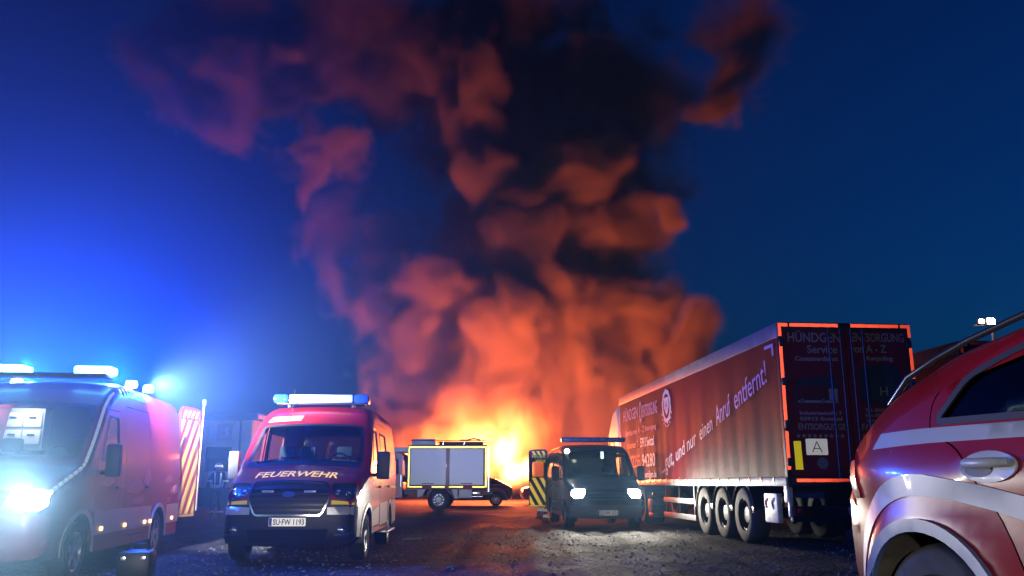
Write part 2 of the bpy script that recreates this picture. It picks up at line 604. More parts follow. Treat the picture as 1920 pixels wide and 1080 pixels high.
def build_ground():
    xs = np.r_[-400, -200, -100, -60, -40, -30, -24, -20, np.arange(-16, 14.01, .16), 18, 22, 28, 40, 60, 100, 200, 400]
    ys = np.r_[-80, -40, -20, -10, -5, -2, 0, 1, 2, 3, 4, 5, np.arange(5.5, 30, .16), np.arange(30, 52, .6), 55, 60, 70, 90, 130, 200, 400, 900]
    X, Y = np.meshgrid(xs, ys, indexing='ij')
    P = np.stack([X.ravel(), Y.ravel(), np.zeros(X.size)], 1)
    h = fbm(P, 3.0, 201, 3) * .05 + fbm(P, .7, 202, 3) * .045
    # wheel ruts worn between the parked vehicles
    for x0, k_ in ((-.6, .10), (1.1, .06), (3.0, -.10), (-7.6, .02)):
        c_ = x0 + k_ * (P[:, 1] - 12) + .5 * np.sin(P[:, 1] * .22 + x0)
        for d_ in (-.85, .85):
            h -= .032 * np.exp(-((P[:, 0] - c_ - d_) / .17) ** 2) - .020 * np.exp(-((np.abs(P[:, 0] - c_ - d_) - .34) / .12) ** 2)
    h *= np.clip((40 - P[:, 1]) / 10, 0, 1) * np.clip((P[:, 1] - 2) / 4, 0, 1)
    h = h - .012 + ground_height(P[:, 0], P[:, 1])
    V = np.stack([P[:, 0], P[:, 1], h], 1)
    nx, ny = len(xs), len(ys)
    I = np.arange(nx * ny).reshape(nx, ny)
    F = np.stack([I[:-1, :-1], I[1:, :-1], I[1:, 1:], I[:-1, 1:]], -1).reshape(-1, 4)
    m = bpy.data.materials.new('yard_gravel')
    m.use_nodes = True
    nt = m.node_tree
    b = nt.nodes['Principled BSDF']
    b.inputs['Specular IOR Level'].default_value = .12
    tc = nt.nodes.new('ShaderNodeTexCoord')

    def noise(scale, detail=6, rough=.6):
        n = nt.nodes.new('ShaderNodeTexNoise')
        n.inputs['Scale'].default_value = scale
        n.inputs['Detail'].default_value = detail
        n.inputs['Roughness'].default_value = rough
        nt.links.new(tc.outputs['Object'], n.inputs['Vector'])
        return n
    n1, n2, n3 = noise(.35), noise(5, 8, .7), noise(38, 4)
    cr = nt.nodes.new('ShaderNodeValToRGB')
    e = cr.color_ramp.elements
    e[0].position, e[0].color = .30, (.045, .044, .042, 1)
    e[1].position, e[1].color = .72, (.15, .145, .135, 1)
    nt.links.new(n2.outputs['Fac'], cr.inputs['Fac'])
    mx = nt.nodes.new('ShaderNodeMix')
    mx.data_type = 'RGBA'
    mx.blend_type = 'MULTIPLY'
    mx.inputs[0].default_value = 1
    c2 = nt.nodes.new('ShaderNodeValToRGB')
    e = c2.color_ramp.elements
    e[0].position, e[0].color = .38, (.34, .34, .35, 1)
    e[1].position, e[1].color = .60, (1.35, 1.32, 1.25, 1)
    nt.links.new(n1.outputs['Fac'], c2.inputs['Fac'])
    nt.links.new(cr.outputs['Color'], mx.inputs[6])
    nt.links.new(c2.outputs['Color'], mx.inputs[7])
    vo = nt.nodes.new('ShaderNodeTexVoronoi')
    vo.inputs['Scale'].default_value = 16
    nt.links.new(tc.outputs['Object'], vo.inputs['Vector'])
    c3 = nt.nodes.new('ShaderNodeMapRange')
    c3.inputs['From Max'].default_value = .6
    c3.inputs['To Min'].default_value = 1.25
    c3.inputs['To Max'].default_value = .6
    nt.links.new(vo.outputs['Distance'], c3.inputs['Value'])
    ms = nt.nodes.new('ShaderNodeVectorMath')
    ms.operation = 'SCALE'
    nt.links.new(mx.outputs[2], ms.inputs[0])
    nt.links.new(c3.outputs['Result'], ms.inputs['Scale'])
    nt.links.new(ms.outputs['Vector'], b.inputs['Base Color'])
    mr = nt.nodes.new('ShaderNodeMapRange')
    mr.inputs['From Min'].default_value = .35
    mr.inputs['From Max'].default_value = .65
    mr.inputs['To Min'].default_value = .64
    mr.inputs['To Max'].default_value = .9
    nt.links.new(n1.outputs['Fac'], mr.inputs['Value'])
    nt.links.new(mr.outputs['Result'], b.inputs['Roughness'])
    ad = nt.nodes.new('ShaderNodeMath')
    ad.operation = 'ADD'
    nt.links.new(n2.outputs['Fac'], ad.inputs[0])
    nt.links.new(vo.outputs['Distance'], ad.inputs[1])
    bp = nt.nodes.new('ShaderNodeBump')
    bp.inputs['Strength'].default_value = .9
    bp.inputs['Distance'].default_value = .035
    nt.links.new(ad.outputs[0], bp.inputs['Height'])
    nt.links.new(bp.outputs['Normal'], b.inputs['Normal'])
    g = mesh_obj('ground', V, [tuple(map(int, q)) for q in F], m, None, True)
    tag(g, 'rough gravel yard under the vehicles', kind='structure')
    # loose stones, countless, on the open part of the yard
    r = np.random.default_rng(5)
    n = 7000
    sx = r.uniform(-5.5, 7.5, n)
    sy = 8.5 + (r.random(n) ** 1.6) * 14
    vs, fs = [], []
    base = [(1, 0, 0), (0, 1, 0), (-1, 0, 0), (0, -1, 0), (0, 0, 1)]
    hts = ground_height(sx, sy)
    for i in range(n):
        s = .010 + .028 * r.random() ** 3
        a = r.random() * 6.28
        k = len(vs)
        for q in base:
            p = np.array(q) * s * r.uniform(.6, 1.3, 3) * np.array([1, 1, .8])
            vs.append((sx[i] + p[0] * math.cos(a) - p[1] * math.sin(a), sy[i] + p[0] * math.sin(a) + p[1] * math.cos(a), hts[i] - .004 + p[2]))
        fs += [(k, k + 1, k + 4), (k + 1, k + 2, k + 4), (k + 2, k + 3, k + 4), (k + 3, k, k + 4)]
    st = mesh_obj('gravel', vs, fs, mat('stone_grey', (.20, .195, .185), .8, noise=(3, .6)))
    tag(st, 'loose stones scattered over the open yard', 'gravel', kind='stuff')


build_ground()

# lamps standing in for headlamps unseen behind the camera: they make the reflective sheeting answer
lamp('headlamp_beam', 'SPOT', (-1.7, -4.0, 1.9), RETRO_W * 4.5, (1, .93, .84), None, .09, (-.115, 1, -.03), 27, .6)  # narrow spot added to brighten the van's hood
lamp('headlamp_beam', 'SPOT', (-.6, -4.0, 1.9), RETRO_W * 1.5, (1, .95, .88), None, .09, (.06, 1, .0), 46, .55)

# ------------------------------------------------------------------ outlines and curved sheets
def inside(poly, P):
    poly = np.asarray(poly, float)
    x, y = P[:, 0], P[:, 1]
    c = np.zeros(len(P), bool)
    n = len(poly)
    j = n - 1
    for i in range(n):
        xi, yi = poly[i]
        xj, yj = poly[j]
        if yi != yj:
            c ^= ((yi > y) != (yj > y)) & (x < (xj - xi) * (y - yi) / (yj - yi) + xi)
        j = i
    return c


def dens(poly, step):
    out = []
    n = len(poly)
    for i in range(n):
        a, b = np.array(poly[i], float), np.array(poly[(i + 1) % n], float)
        k = max(1, int(math.ceil(np.linalg.norm(b - a) / step)))
        for q in range(k):
            out.append(a + (b - a) * q / k)
    return out


def rpoly(pts, r, seg=4):
    """Polygon with rounded corners."""
    out = []
    n = len(pts)
    rs = r if isinstance(r, (list, tuple)) else [r] * n
    for i in range(n):
        p = np.array(pts[i], float)
        a, b = np.array(pts[i - 1], float), np.array(pts[(i + 1) % n], float)
        ua, ub = a - p, b - p
        la, lb = np.linalg.norm(ua), np.linalg.norm(ub)
        q = min(rs[i], la * .45, lb * .45)
        if q < 1e-5:
            out.append(p)
            continue
        p0, p1 = p + ua / la * q, p + ub / lb * q
        for k in range(seg + 1):
            t = k / seg
            out.append((1 - t) ** 2 * p0 + 2 * t * (1 - t) * p + t * t * p1)
    return [tuple(o) for o in out]


def arc(c, r, a0, a1, n=14):
    return [(c[0] + r * math.cos(R(a0 + (a1 - a0) * k / n)), c[1] + r * math.sin(R(a0 + (a1 - a0) * k / n))) for k in range(n + 1)]


def disc(c, r, n=24):
    return arc(c, r, 0, 360 - 360 / n, n - 1)


def shrink(poly, d):
    """Move every edge inwards by d."""
    P = [np.array(p, float) for p in poly]
    n = len(P)
    area = sum(P[i][0] * P[(i + 1) % n][1] - P[(i + 1) % n][0] * P[i][1] for i in range(n))
    sg = 1 if area > 0 else -1
    out = []
    for i in range(n):
        a, p, b = P[i - 1], P[i], P[(i + 1) % n]
        t = (b - a)
        L = np.linalg.norm(t)
        if L < 1e-9:
            out.append(p)
            continue
        nrm = np.array([-t[1], t[0]]) / L * sg
        out.append(p + nrm * d)
    return [tuple(o) for o in out]


def clip_half(poly, a, b, c):
    """Keep the side of the polygon where a*x + b*y <= c."""
    out = []
    n = len(poly)
    for i in range(n):
        p, q = poly[i], poly[(i + 1) % n]
        dp, dq = a * p[0] + b * p[1] - c, a * q[0] + b * q[1] - c
        if dp <= 0:
            out.append(p)
        if (dp < 0 < dq) or (dq < 0 < dp):
            t = dp / (dp - dq)
            out.append((p[0] + (q[0] - p[0]) * t, p[1] + (q[1] - p[1]) * t))
    return out


def stripes(poly, width, angle, phase=0.0, pitch=2.0):
    """Diagonal bands of the given width clipped to a convex polygon."""
    ca, sa = math.cos(R(angle)), math.sin(R(angle))
    ds = [p[0] * -sa + p[1] * ca for p in poly]
    k = math.floor((min(ds) - phase) / (width * pitch)) - 1
    out = []
    while k * width * pitch + phase < max(ds):
        d0 = k * width * pitch + phase
        q = clip_half(clip_half(list(poly), -sa, ca, d0 + width), sa, -ca, -d0)
        if len(q) >= 3:
            out.append(q)
        k += 1
    return out


def tri_fill(poly, holes=(), step=.08, xs=None, ys=None):
    """Triangles that fill a polygon with holes exactly, with inner points for curvature."""
    if step is None:
        step, xs = .08, []
    loops = [dens(poly, step)] + [dens(h, step) for h in holes]
    V, E = [], []
    for lp in loops:
        b = len(V)
        V += [Vector((p[0], p[1])) for p in lp]
        E += [(b + i, b + (i + 1) % len(lp)) for i in range(len(lp))]
    A = np.array([(v.x, v.y) for v in V])
    lo, hi = A.min(axis=0), A.max(axis=0)
    gx = np.arange(lo[0] + step * .5, hi[0], step) if xs is None else np.array([x for x in xs if lo[0] < x < hi[0]])
    gy = np.arange(lo[1] + step * .5, hi[1], step) if ys is None else np.array([y for y in ys if lo[1] < y < hi[1]])
    if len(gx) and len(gy):
        G = np.stack(np.meshgrid(gx, gy, indexing='ij'), -1).reshape(-1, 2)
        ok = inside(loops[0], G)
        for lp in loops[1:]:
            ok &= ~inside(lp, G)
        G = G[ok]
        if len(G):
            d = np.full(len(G), 9.0)
            for q in A:
                d = np.minimum(d, np.abs(G[:, 0] - q[0]) + np.abs(G[:, 1] - q[1]))
            V += [Vector(g) for g in G[d > step * .35]]
    vo, eo, fo, *_ = delaunay_2d_cdt(V, E, [], 0, 1e-6)
    vo = np.array([(v.x, v.y) for v in vo])
    fo = [tuple(f) for f in fo]
    cen = np.array([vo[list(f)].mean(axis=0) for f in fo])
    ok = inside(loops[0], cen)
    for lp in loops[1:]:
        ok &= ~inside(lp, cen)
    return vo, [f for f, k in zip(fo, ok) if k]


def sheet(name, fmap, poly, m, parent=None, holes=(), step=.08, off=0.0, thick=0.0, xs=None, ys=None, smooth=True, fcoord=None):
    """A panel: the polygon in the surface's own coordinates, carried onto the surface by fmap(points, off)."""
    v2, fs = tri_fill(poly, holes, step, xs, ys)
    P = fmap(v2, off)
    if thick:
        cnt = {}
        for f in fs:
            for i in range(3):
                e = (f[i], f[(i + 1) % 3])
                k = (min(e), max(e))
                cnt[k] = None if k in cnt else e
        Q = fmap(v2, off - thick)
        n = len(P)
        be = [e for e in cnt.values() if e]
        used = sorted({i for e in be for i in e})
        idx = {u: n + i for i, u in enumerate(used)}
        idt = {u: n + len(used) + i for i, u in enumerate(used)}
        P = np.concatenate([P, P[used], Q[used]])
        fs = list(fs) + [(idx[b], idx[a], idt[a], idt[b]) for a, b in be]
    o = mesh_obj(name, P, fs, m, parent, smooth)
    return o


def flat(origin, ux, uy):
    """Map onto a plane; off goes along ux x uy."""
    o, a, b = (np.array(q, float) for q in (origin, ux, uy))
    n = np.cross(a, b)
    n = n / np.linalg.norm(n)
    return lambda P, off=0.0: o + np.outer(P[:, 0], a) + np.outer(P[:, 1], b) + n * off


FONT_CACHE = {}


def text2d(s, size=1.0, xs=1.0, shear=0.0, bold=0.0, spacing=1.0):
    """Letter outlines as flat triangles: (points, faces), starting at the origin."""
    c = bpy.data.curves.new('lettering', 'FONT')
    c.body = s
    c.size = size
    c.shear = shear
    c.offset = bold
    c.space_character = spacing
    c.resolution_u = 3
    c.fill_mode = 'FRONT'
    o = bpy.data.objects.new('lettering', c)
    me = bpy.data.meshes.new_from_object(o)
    v = np.array([tuple(q.co)[:2] for q in me.vertices]).reshape(-1, 2)
    f = [tuple(p.vertices) for p in me.polygons]
    bpy.data.objects.remove(o)
    bpy.data.curves.remove(c)
    bpy.data.meshes.remove(me)
    if len(v):
        v = v * np.array([xs, 1.0])
    return v, f


def lettering(name, s, fmap, pos, size, m, parent, xs=1.0, shear=0.0, bold=0.0, off=.004, align='c', width=None, rot=0.0, spacing=1.0, flip=False, zmap=None):
    v, f = text2d(s, size, xs, shear, bold, spacing)
    if not len(v):
        return None
    lo, hi = v.min(axis=0), v.max(axis=0)
    if width:
        v[:, 0] = (v[:, 0] - lo[0]) * width / (hi[0] - lo[0])
        lo, hi = v.min(axis=0), v.max(axis=0)
    v[:, 0] -= {'c': (lo[0] + hi[0]) / 2, 'l': lo[0], 'r': hi[0]}[align]
    if flip:
        v[:, 0] *= -1
        f = [q[::-1] for q in f]
    if rot:
        ca, sa = math.cos(R(rot)), math.sin(R(rot))
        v = np.stack([v[:, 0] * ca - v[:, 1] * sa, v[:, 0] * sa + v[:, 1] * ca], 1)
    v = v + np.array(pos)
    return mesh_obj(name, fmap(v, off), f, m, parent)


# ------------------------------------------------------------------ vehicle bodies
class Shell:
    """Body of a car or van. Local axes: x from the nose backwards, y across, z up.
    prof: (x, z, crown, edge radius) along the middle line from the front lip over the roof to the rear lip; hw(x, z): half width."""

    def __init__(self, prof, hw, step=.03):
        pr = np.array(prof, float)
        d = np.r_[0, np.cumsum(np.hypot(np.diff(pr[:, 0]), np.diff(pr[:, 1])))]
        S = np.arange(0, d[-1], .01)
        raw = np.stack([np.interp(S, d, pr[:, k]) for k in range(4)], 1)
        # rounded corners: slide an averaging window along the line
        for w in (9, 7):
            k = np.ones(w) / w
            pad = np.pad(raw, ((w // 2, w // 2), (0, 0)), mode='edge')
            raw = np.stack([np.convolve(pad[:, j], k, 'valid') for j in range(4)], 1)
        self.C = raw
        self.S = np.r_[0, np.cumsum(np.hypot(np.diff(raw[:, 0]), np.diff(raw[:, 1])))]
        self.L = self.S[-1]
        t = np.gradient(raw[:, :2], axis=0)
        t /= np.linalg.norm(t, axis=1)[:, None] + 1e-9
        k = np.ones(11) / 11
        t = np.stack([np.convolve(np.pad(t[:, j], 5, mode='edge'), k, 'valid') for j in range(2)], 1)
        t /= np.linalg.norm(t, axis=1)[:, None] + 1e-9
        self.N = np.stack([-t[:, 1], t[:, 0]], 1)          # outward: forwards at the nose, up on the roof
        self.hw = hw
        E = raw[:, :2] - self.N * (raw[:, 2] + raw[:, 3])[:, None]
        self.E = E
        self.Wd = hw(E[:, 0], E[:, 1])
        i = int(np.argmax(raw[:, 1]))
        self.iroof = i

    def s_of_z(self, z):
        c = self.C[:self.iroof + 1]
        zz = np.maximum.accumulate(c[:, 1] + np.arange(len(c)) * 1e-7)
        return np.interp(z, zz, self.S[:self.iroof + 1])

    def s_of_x(self, x):
        """Along hood, windshield and roof."""
        return np.interp(x, np.maximum.accumulate(self.C[:, 0] + np.arange(len(self.C)) * 1e-7), self.S)

    def top(self, P, off=0.0):
        """(y, s) -> place on the middle skin."""
        y, s = P[:, 0], P[:, 1]
        f = lambda a: np.interp(s, self.S, a)
        cx, cz, cr, rr, nx, nz, W_ = f(self.C[:, 0]), f(self.C[:, 1]), f(self.C[:, 2]), f(self.C[:, 3]), f(self.N[:, 0]), f(self.N[:, 1]), f(self.Wd)
        y = np.clip(y, -W_, W_)
        v = y / W_
        t = np.clip((np.abs(y) - (W_ - rr)) / rr, 0, 1)
        dr = cr * v * v + rr * (1 - np.sqrt(np.maximum(0, 1 - t * t)))
        # the outward direction leans sideways on the rounded edge
        oy = np.sign(y) * t * off
        on = off * np.sqrt(np.maximum(0, 1 - t * t))
        return np.stack([cx - nx * (dr - on), y + oy, cz - nz * (dr - on)], 1)

    def side(self, sg):
        def fm(P, off=0.0):
            return np.stack([P[:, 0], sg * (self.hw(P[:, 0], P[:, 1]) + off), P[:, 1]], 1)
        return fm

    def fp(self, pts, close=True):
        """(y, z) outline on the front -> (y, s)."""
        return [(p[0], float(self.s_of_z(p[1]))) for p in pts]

    def top_part(self, name, poly, m, parent, holes=(), off=0.0, thick=0.0, step=.07):
        ys = None
        if step:
            w = float(self.Wd.max())
            e = [w * q for q in (.999, .99, .975, .955, .93, .9, .87, .83)]
            ys = sorted({round(q, 4) for q in [-a for a in e] + e + list(np.arange(-w * .8, w * .81, step * 1.5))})
        return sheet(name, lambda P, o=0.0: self.top(P, o), poly, m, parent, holes, step, off, thick, xs=ys)

    def outline_top(self, s0=0.0, s1=None):
        """The whole middle skin between two stations as a polygon in (y, s)."""
        s1 = self.L if s1 is None else s1
        ss = np.arange(s0, s1, .05).tolist() + [s1]
        w = np.interp(ss, self.S, self.Wd)
        return [(float(a), b) for a, b in zip(w, ss)] + [(-float(a), b) for a, b in list(zip(w, ss))[::-1]]

    def outline_side(self, sill, arches=(), s0=0.0, s1=None):
        """Side polygon in (x, z): the roof edge, then the sill with its wheel arches (x, z, radius)."""
        s1 = self.L if s1 is None else s1
        m = (self.S >= s0) & (self.S <= s1)
        e = self.E[m][::3].tolist()
        e = [p for i, p in enumerate(e) if i == 0 or abs(p[0] - e[i - 1][0]) + abs(p[1] - e[i - 1][1]) > .004]
        low = []
        for (ax, az, ar) in sorted(arches, key=lambda q: -q[0]):
            h = math.degrees(math.asin(max(-1, min(1, (sill - az) / ar))))
            low += arc((ax, az), ar, h, 180 - h, 18)
        e = [tuple(p) for p in e]
        tail = [(e[-1][0], sill)] if e[-1][1] > sill + .02 else []
        nose = [(e[0][0], sill)] if e[0][1] > sill + .02 else []
        return e + tail + low + nose


BLACK = dict(rough=.55)


def wheel(parent, loc, rad, width, side, style='steel', name='wheel', tyre_m=None, rim_m=None):
    """Tyre mesh with rim and hub as sub-parts; side = +1/-1 says which way the outside looks along y."""
    tyre_m = tyre_m or mat('tyre_rubber', (.018, .018, .019), .75, noise=(14, .5))
    rr = rad * (.66 if style != 'truck' else .56)
    w = width / 2
    prof = [(rr, -w * .85), (rr * 1.04, -w * .95), (rad * .9, -w), (rad * .97, -w * .86), (rad, -w * .6), (rad, w * .6), (rad * .97, w * .86), (rad * .9, w), (rr * 1.04, w * .95), (rr, w * .85)]
    t = lathe(name, prof, tyre_m, parent, 'y', (0, 0, 0), 36, 40)
    t.location = loc
    rim_m = rim_m or mat('alloy_rim', (.55, .55, .57), .3, .9, noise=(9, .4))
    sg = side
    if style == 'truck':
        prof = [(rr, w * .8), (rr * .93, w * .78), (rr * .9, w * .2), (rr * .62, w * .05), (rr * .56, w * .45), (rr * .5, w * .62), (.0, w * .66)]
        prof = [(a, sg * b) for a, b in prof]
        lathe('rim', prof, rim_m, t, 'y', seg=32)
        bm = bmesh.new()
        for k in range(10):
            a = k * 2 * math.pi / 10
            x, z = rr * .74 * math.cos(a), rr * .74 * math.sin(a)
            add_tube(bm, [(x, sg * w * .1, z), (x, sg * w * .42, z)], rr * .055, 6)
        bm_obj('wheel_nuts', bm, mat('bright_steel', (.7, .7, .7), .25, 1.0), t)
        return t
    prof = [(rr * 1.02, sg * w * .88), (rr * .95, sg * w * .84), (rr * .92, sg * w * .1)]
    lathe('rim_ring', prof, rim_m, t, 'y', seg=32)
    lathe('brake_disc', [(rr * .9, sg * w * .05), (0, sg * w * .06)], mat('dark_steel', (.03, .03, .032), .5, .6), t, 'y', seg=28)
    n = 5 if style == 'steel' else 10
    bm = bmesh.new()
    for k in range(n):
        a = (k + .25) * 2 * math.pi / n
        ca, sa = math.cos(a), math.sin(a)
        wd = rr * (.19 if n == 5 else .085)
        pts = []
        for rad_, q, yy in ((rr * .12, wd * 1.1, .62), (rr * .96, wd * .8, .8)):
            pts += [(rad_, -q, yy), (rad_, q, yy)]
        vs = []
        for d in (0, -.16):
            for (r_, q, yy) in (pts[0], pts[1], pts[3], pts[2]):
                vs.append(bm.verts.new((r_ * ca - q * sa, sg * w * (yy + d), r_ * sa + q * ca)))
        for f in ((0, 1, 2, 3), (7, 6, 5, 4), (0, 4, 5, 1), (1, 5, 6, 2), (2, 6, 7, 3), (3, 7, 4, 0)):
            bm.faces.new([vs[i] for i in f])
    add_lathe(bm, [(rr * .24, sg * w * .5), (rr * .22, sg * w * .7), (0, sg * w * .74)], 'y', seg=18)
    bmesh.ops.recalc_face_normals(bm, faces=bm.faces)
    bm_obj('rim', bm, rim_m, t, 35)
    return t


def plate(parent, text, fmap, c, w=.52, h=.112, off=.012, flip=True):
    """European number plate: white board, blue band, black letters."""
    x, z = c
    b = sheet('number_plate', fmap, rpoly([(x - w / 2, z - h / 2), (x + w / 2, z - h / 2), (x + w / 2, z + h / 2), (x - w / 2, z + h / 2)], .012),
              retro_mat('plate_white', (.8, .8, .78), .14), parent, step=.3, off=off, thick=.012)
    s = 1 if flip else -1
    sheet('blue_band', fmap, [(x + s * w / 2 - s * .004, z - h / 2 + .004), (x + s * (w / 2 - .045), z - h / 2 + .004), (x + s * (w / 2 - .045), z + h / 2 - .004), (x + s * w / 2 - s * .004, z + h / 2 - .004)],
          mat('plate_blue', (.02, .1, .5), .4), b, step=.3, off=off + .002)
    lettering('plate_letters', text, fmap, (x - s * .022, z - .036), .105, mat('plate_black', (.01, .01, .01), .5), b, width=w - .085, bold=.002, off=off + .004, flip=flip)
    return b

# ------------------------------------------------------------------ vans
def make_hw(W, belt=1.25, k=.12, e=1.4, nose=1.3, pinch=.16, tuck=.0, tail=None, tailk=.1):
    def hw(x, z):
        x = np.asarray(x, float)
        z = np.asarray(z, float)
        w = W - k * np.clip(z - belt, 0, None) ** e - pinch * np.clip(1 - x / nose, 0, 1) ** 2.2
        w = w - tuck * np.clip((.6 - z) / .3, 0, 1) ** 2
        if tail:
            w = w - tailk * np.clip((x - tail[0]) / (tail[1] - tail[0]), 0, 1) ** 2.2
        return w
    return hw


def seat(name, x, y, z, parent, m):
    bm = bmesh.new()
    add_box(bm, (x, y, z + .08), (.48, .48, .16), None, .05)
    add_box(bm, (x + .26, y, z + .42), (.13, .47, .62), Matrix.Identity(3), .05)
    o = bm_obj(name, bm, m, parent, 40)
    bm = bmesh.new()
    add_box(bm, (x + .29, y, z + .86), (.1, .27, .19), None, .045)
    add_tube(bm, [(x + .28, y - .07, z + .7), (x + .28, y - .07, z + .8)], .01, 6)
    add_tube(bm, [(x + .28, y + .07, z + .7), (x + .28, y + .07, z + .8)], .01, 6)
    bm_obj('headrest', bm, m, o, 40)
    return o


def mirror(parent, x, y, z, sg, m, h=.42, w=.2):
    bm = bmesh.new()
    add_box(bm, (x, y, z), (.16, w, h), None, .045)
    o = bm_obj('side_mirror', bm, m, parent, 45)
    bm = bmesh.new()
    add_tube(bm, [(x + .02, y, z - h * .3), (x + .12, y - sg * (w * .5 + .1), z - h * .36)], .03, 8)
    bm_obj('mirror_arm', bm, mat('black_plastic', (.02, .02, .022), .5), o, 45)
    sheet('mirror_glass', flat((x + .083, y - w * .4, z - h * .42), (0, 1, 0), (0, 0, 1)), rpoly([(0, 0), (w * .8, 0), (w * .8, h * .84), (0, h * .84)], .03), mat('mirror_silver', (.8, .8, .8), .03, 1.0), o, step=.5)
    return o


def window_set(sh, sg, par, holes, glass, seal):
    """Glass and rubber seal in each opening of one side."""
    for h in holes:
        g = sheet('window', sh.side(sg), shrink(h, .006), glass, par, step=.12, off=-.012)
        sheet('window_seal', sh.side(sg), shrink(h, -.012), seal, g, holes=[shrink(h, .012)], step=.2, off=.004, thick=.01)


def van(cfg, root):
    sh = Shell(cfg['prof'], cfg['hw'])
    paint, black = cfg['paint'], mat('black_plastic', (.02, .02, .022), .5)
    seal = mat('rubber_seal', (.012, .012, .012), .6)
    glass = cfg.get('glass') or glass_mat('van_glass', (.55, .66, .7))
    sill, arches = cfg['sill'], cfg['arches']
    sb = float(sh.s_of_z(cfg['bumper_z']))
    # middle skin with its openings
    ws = rpoly(sh.fp(cfg['windshield']), .09)
    holes = [ws]
    heads = []
    for sg in (1, -1):
        hp = rpoly([(sg * a, b) for a, b in sh.fp(cfg['headlight'])], .04)
        heads.append(hp)
        holes.append(hp)
    gr = rpoly(sh.fp(cfg['grille']), .05)
    holes.append(gr)
    s_end = sh.L
    body = sh.top_part('body_shell', sh.outline_top(sb + .004, s_end), paint, root, holes, step=.075)
    # bumper
    bump = sh.top_part('front_bumper', sh.outline_top(0, sb), cfg.get('bumper_m', black), root, cfg.get('bumper_holes', []), off=.02, thick=.03, step=.06)
    # windshield
    g = sh.top_part('windshield', shrink(ws, .004), glass, root, off=-.006, step=.12)
    sh.top_part('windshield_seal', shrink(ws, -.022), seal, g, [shrink(ws, .03)], off=.004, thick=.012, step=None)
    # grille
    gp = sh.top_part('grille', shrink(gr, -.01), black, root, off=cfg.get('grille_off', 0) - .03, thick=.03, step=.1)
    y0 = max(abs(p[0]) for p in cfg['grille'])
    z0, z1 = min(p[1] for p in cfg['grille']), max(p[1] for p in cfg['grille'])
    for k in range(cfg.get('slats', 5)):
        z = z0 + (z1 - z0) * (k + 1) / (cfg.get('slats', 5) + 1)
        q = sh.fp([(-y0, z - .014), (y0, z - .014), (y0, z + .014), (-y0, z + .014)])
        A = clip_poly(q, gr)
        if len(A) > 2:
            sh.top_part('grille_bar', A, cfg.get('slat_m', mat('grille_black', (.035, .035, .038), .35)), gp, off=cfg.get('grille_off', 0) - .008, thick=.02, step=.2)
    if cfg.get('grille_frame'):
        sh.top_part('grille_frame', shrink(gr, -.014), cfg['grille_frame'], gp, [shrink(gr, .010)], off=cfg.get('grille_off', 0) + .008, thick=.03, step=None)
    # headlights: bowl, reflectors, clear cover
    for hp in heads:
        b = sh.top_part('headlight', hp, cfg.get('lamp_bowl', mat('lamp_bowl', (.4, .4, .42), .22, .9)), root, off=-.05, step=.06)
        c = np.mean(np.array(hp), axis=0)
        sh.top_part('lamp_housing_rim', hp, black, b, [shrink(hp, .012)], off=-.002, thick=.05, step=None)
        if cfg.get('lamp_lit'):
            q = [tuple(c + (np.array(p) - c) * .80) for p in hp]
            sh.top_part('lamp_lens', q, cfg['lamp_lit'], b, off=-.01, thick=.01, step=.08)
        else:
            for d in (-.085, .075):
                w0 = np.array([c[0] + d, c[1] + .01])
                sh.top_part('reflector', disc(w0, .058, 18), mat('lamp_reflector', (.85, .85, .87), .08, 1.0), b, [disc(w0, .03, 14)], off=-.03, thick=.02, step=None)
                sh.top_part('bulb', disc(w0, .026, 14), mat('bulb_glass', (.6, .65, .7), .1), b, off=-.026, step=None)
            sh.top_part('lamp_cover', shrink(hp, .003), glass_mat('lamp_clear', (.9, .92, .95)), b, off=-.001, step=.08)
    # sides
    for sg in (1, -1):
        side_holes = [rpoly(h, .05) for h in cfg['windows'].get(sg, cfg['windows'].get(0, []))]
        opn = [rpoly(h, .05) for h in cfg.get('openings', {}).get(sg, [])]
        doors = cfg['doors'].get(sg, cfg['doors'].get(0, []))
        dp = [rpoly(d, .06) for d in doors]
        free = [h for h in side_holes if not any(inside(d, np.mean(np.array(h), axis=0)[None])[0] for d in dp)]
        out = sh.outline_side(sill, arches)
        sp = sheet('side_panel', sh.side(sg), out, paint, root, [shrink(d, -.004) for d in dp] + free + opn, .09)
        window_set(sh, sg, sp, free, glass, seal)
        for d in dp:
            wh = [h for h in side_holes if inside(d, np.mean(np.array(h), axis=0)[None])[0]]
            dd = sheet('side_door', sh.side(sg), shrink(d, .004), paint, root, wh, .09, thick=.03)
            window_set(sh, sg, dd, wh, glass, seal)
            hx = max(p[0] for p in d) - .14
            hz = cfg.get('handle_z', 1.08)
            bm = bmesh.new()
            yy = sg * (float(sh.hw(hx, hz)) + .03)
            add_box(bm, (hx, yy, hz), (.2, .035, .04), None, .012)
            bm_obj('door_handle', bm, cfg.get('handle_m', black), dd, 40)
        # wheel houses
        for (ax, az, ar) in arches:
            bm = bmesh.new()
            add_lathe(bm, [(ar, 0), (ar, -.32), (.05, -.32)], 'y', (ax, 0, az), 20, R(-10), R(190))
            for v in bm.verts:
                v.co.y = sg * (float(sh.hw(ax, .7)) - .004 + v.co.y)
            bm_obj('wheel_house', bm, black, root, 40)
    # rear end lower edge and floor
    x1 = cfg['prof'][-1][0]
    box('floor_pan', ((x1 + .5) / 2 - .1, 0, sill + .03), (x1 - .55, 2 * float(cfg['hw'](2, .5)) - .75, .06), black, root)
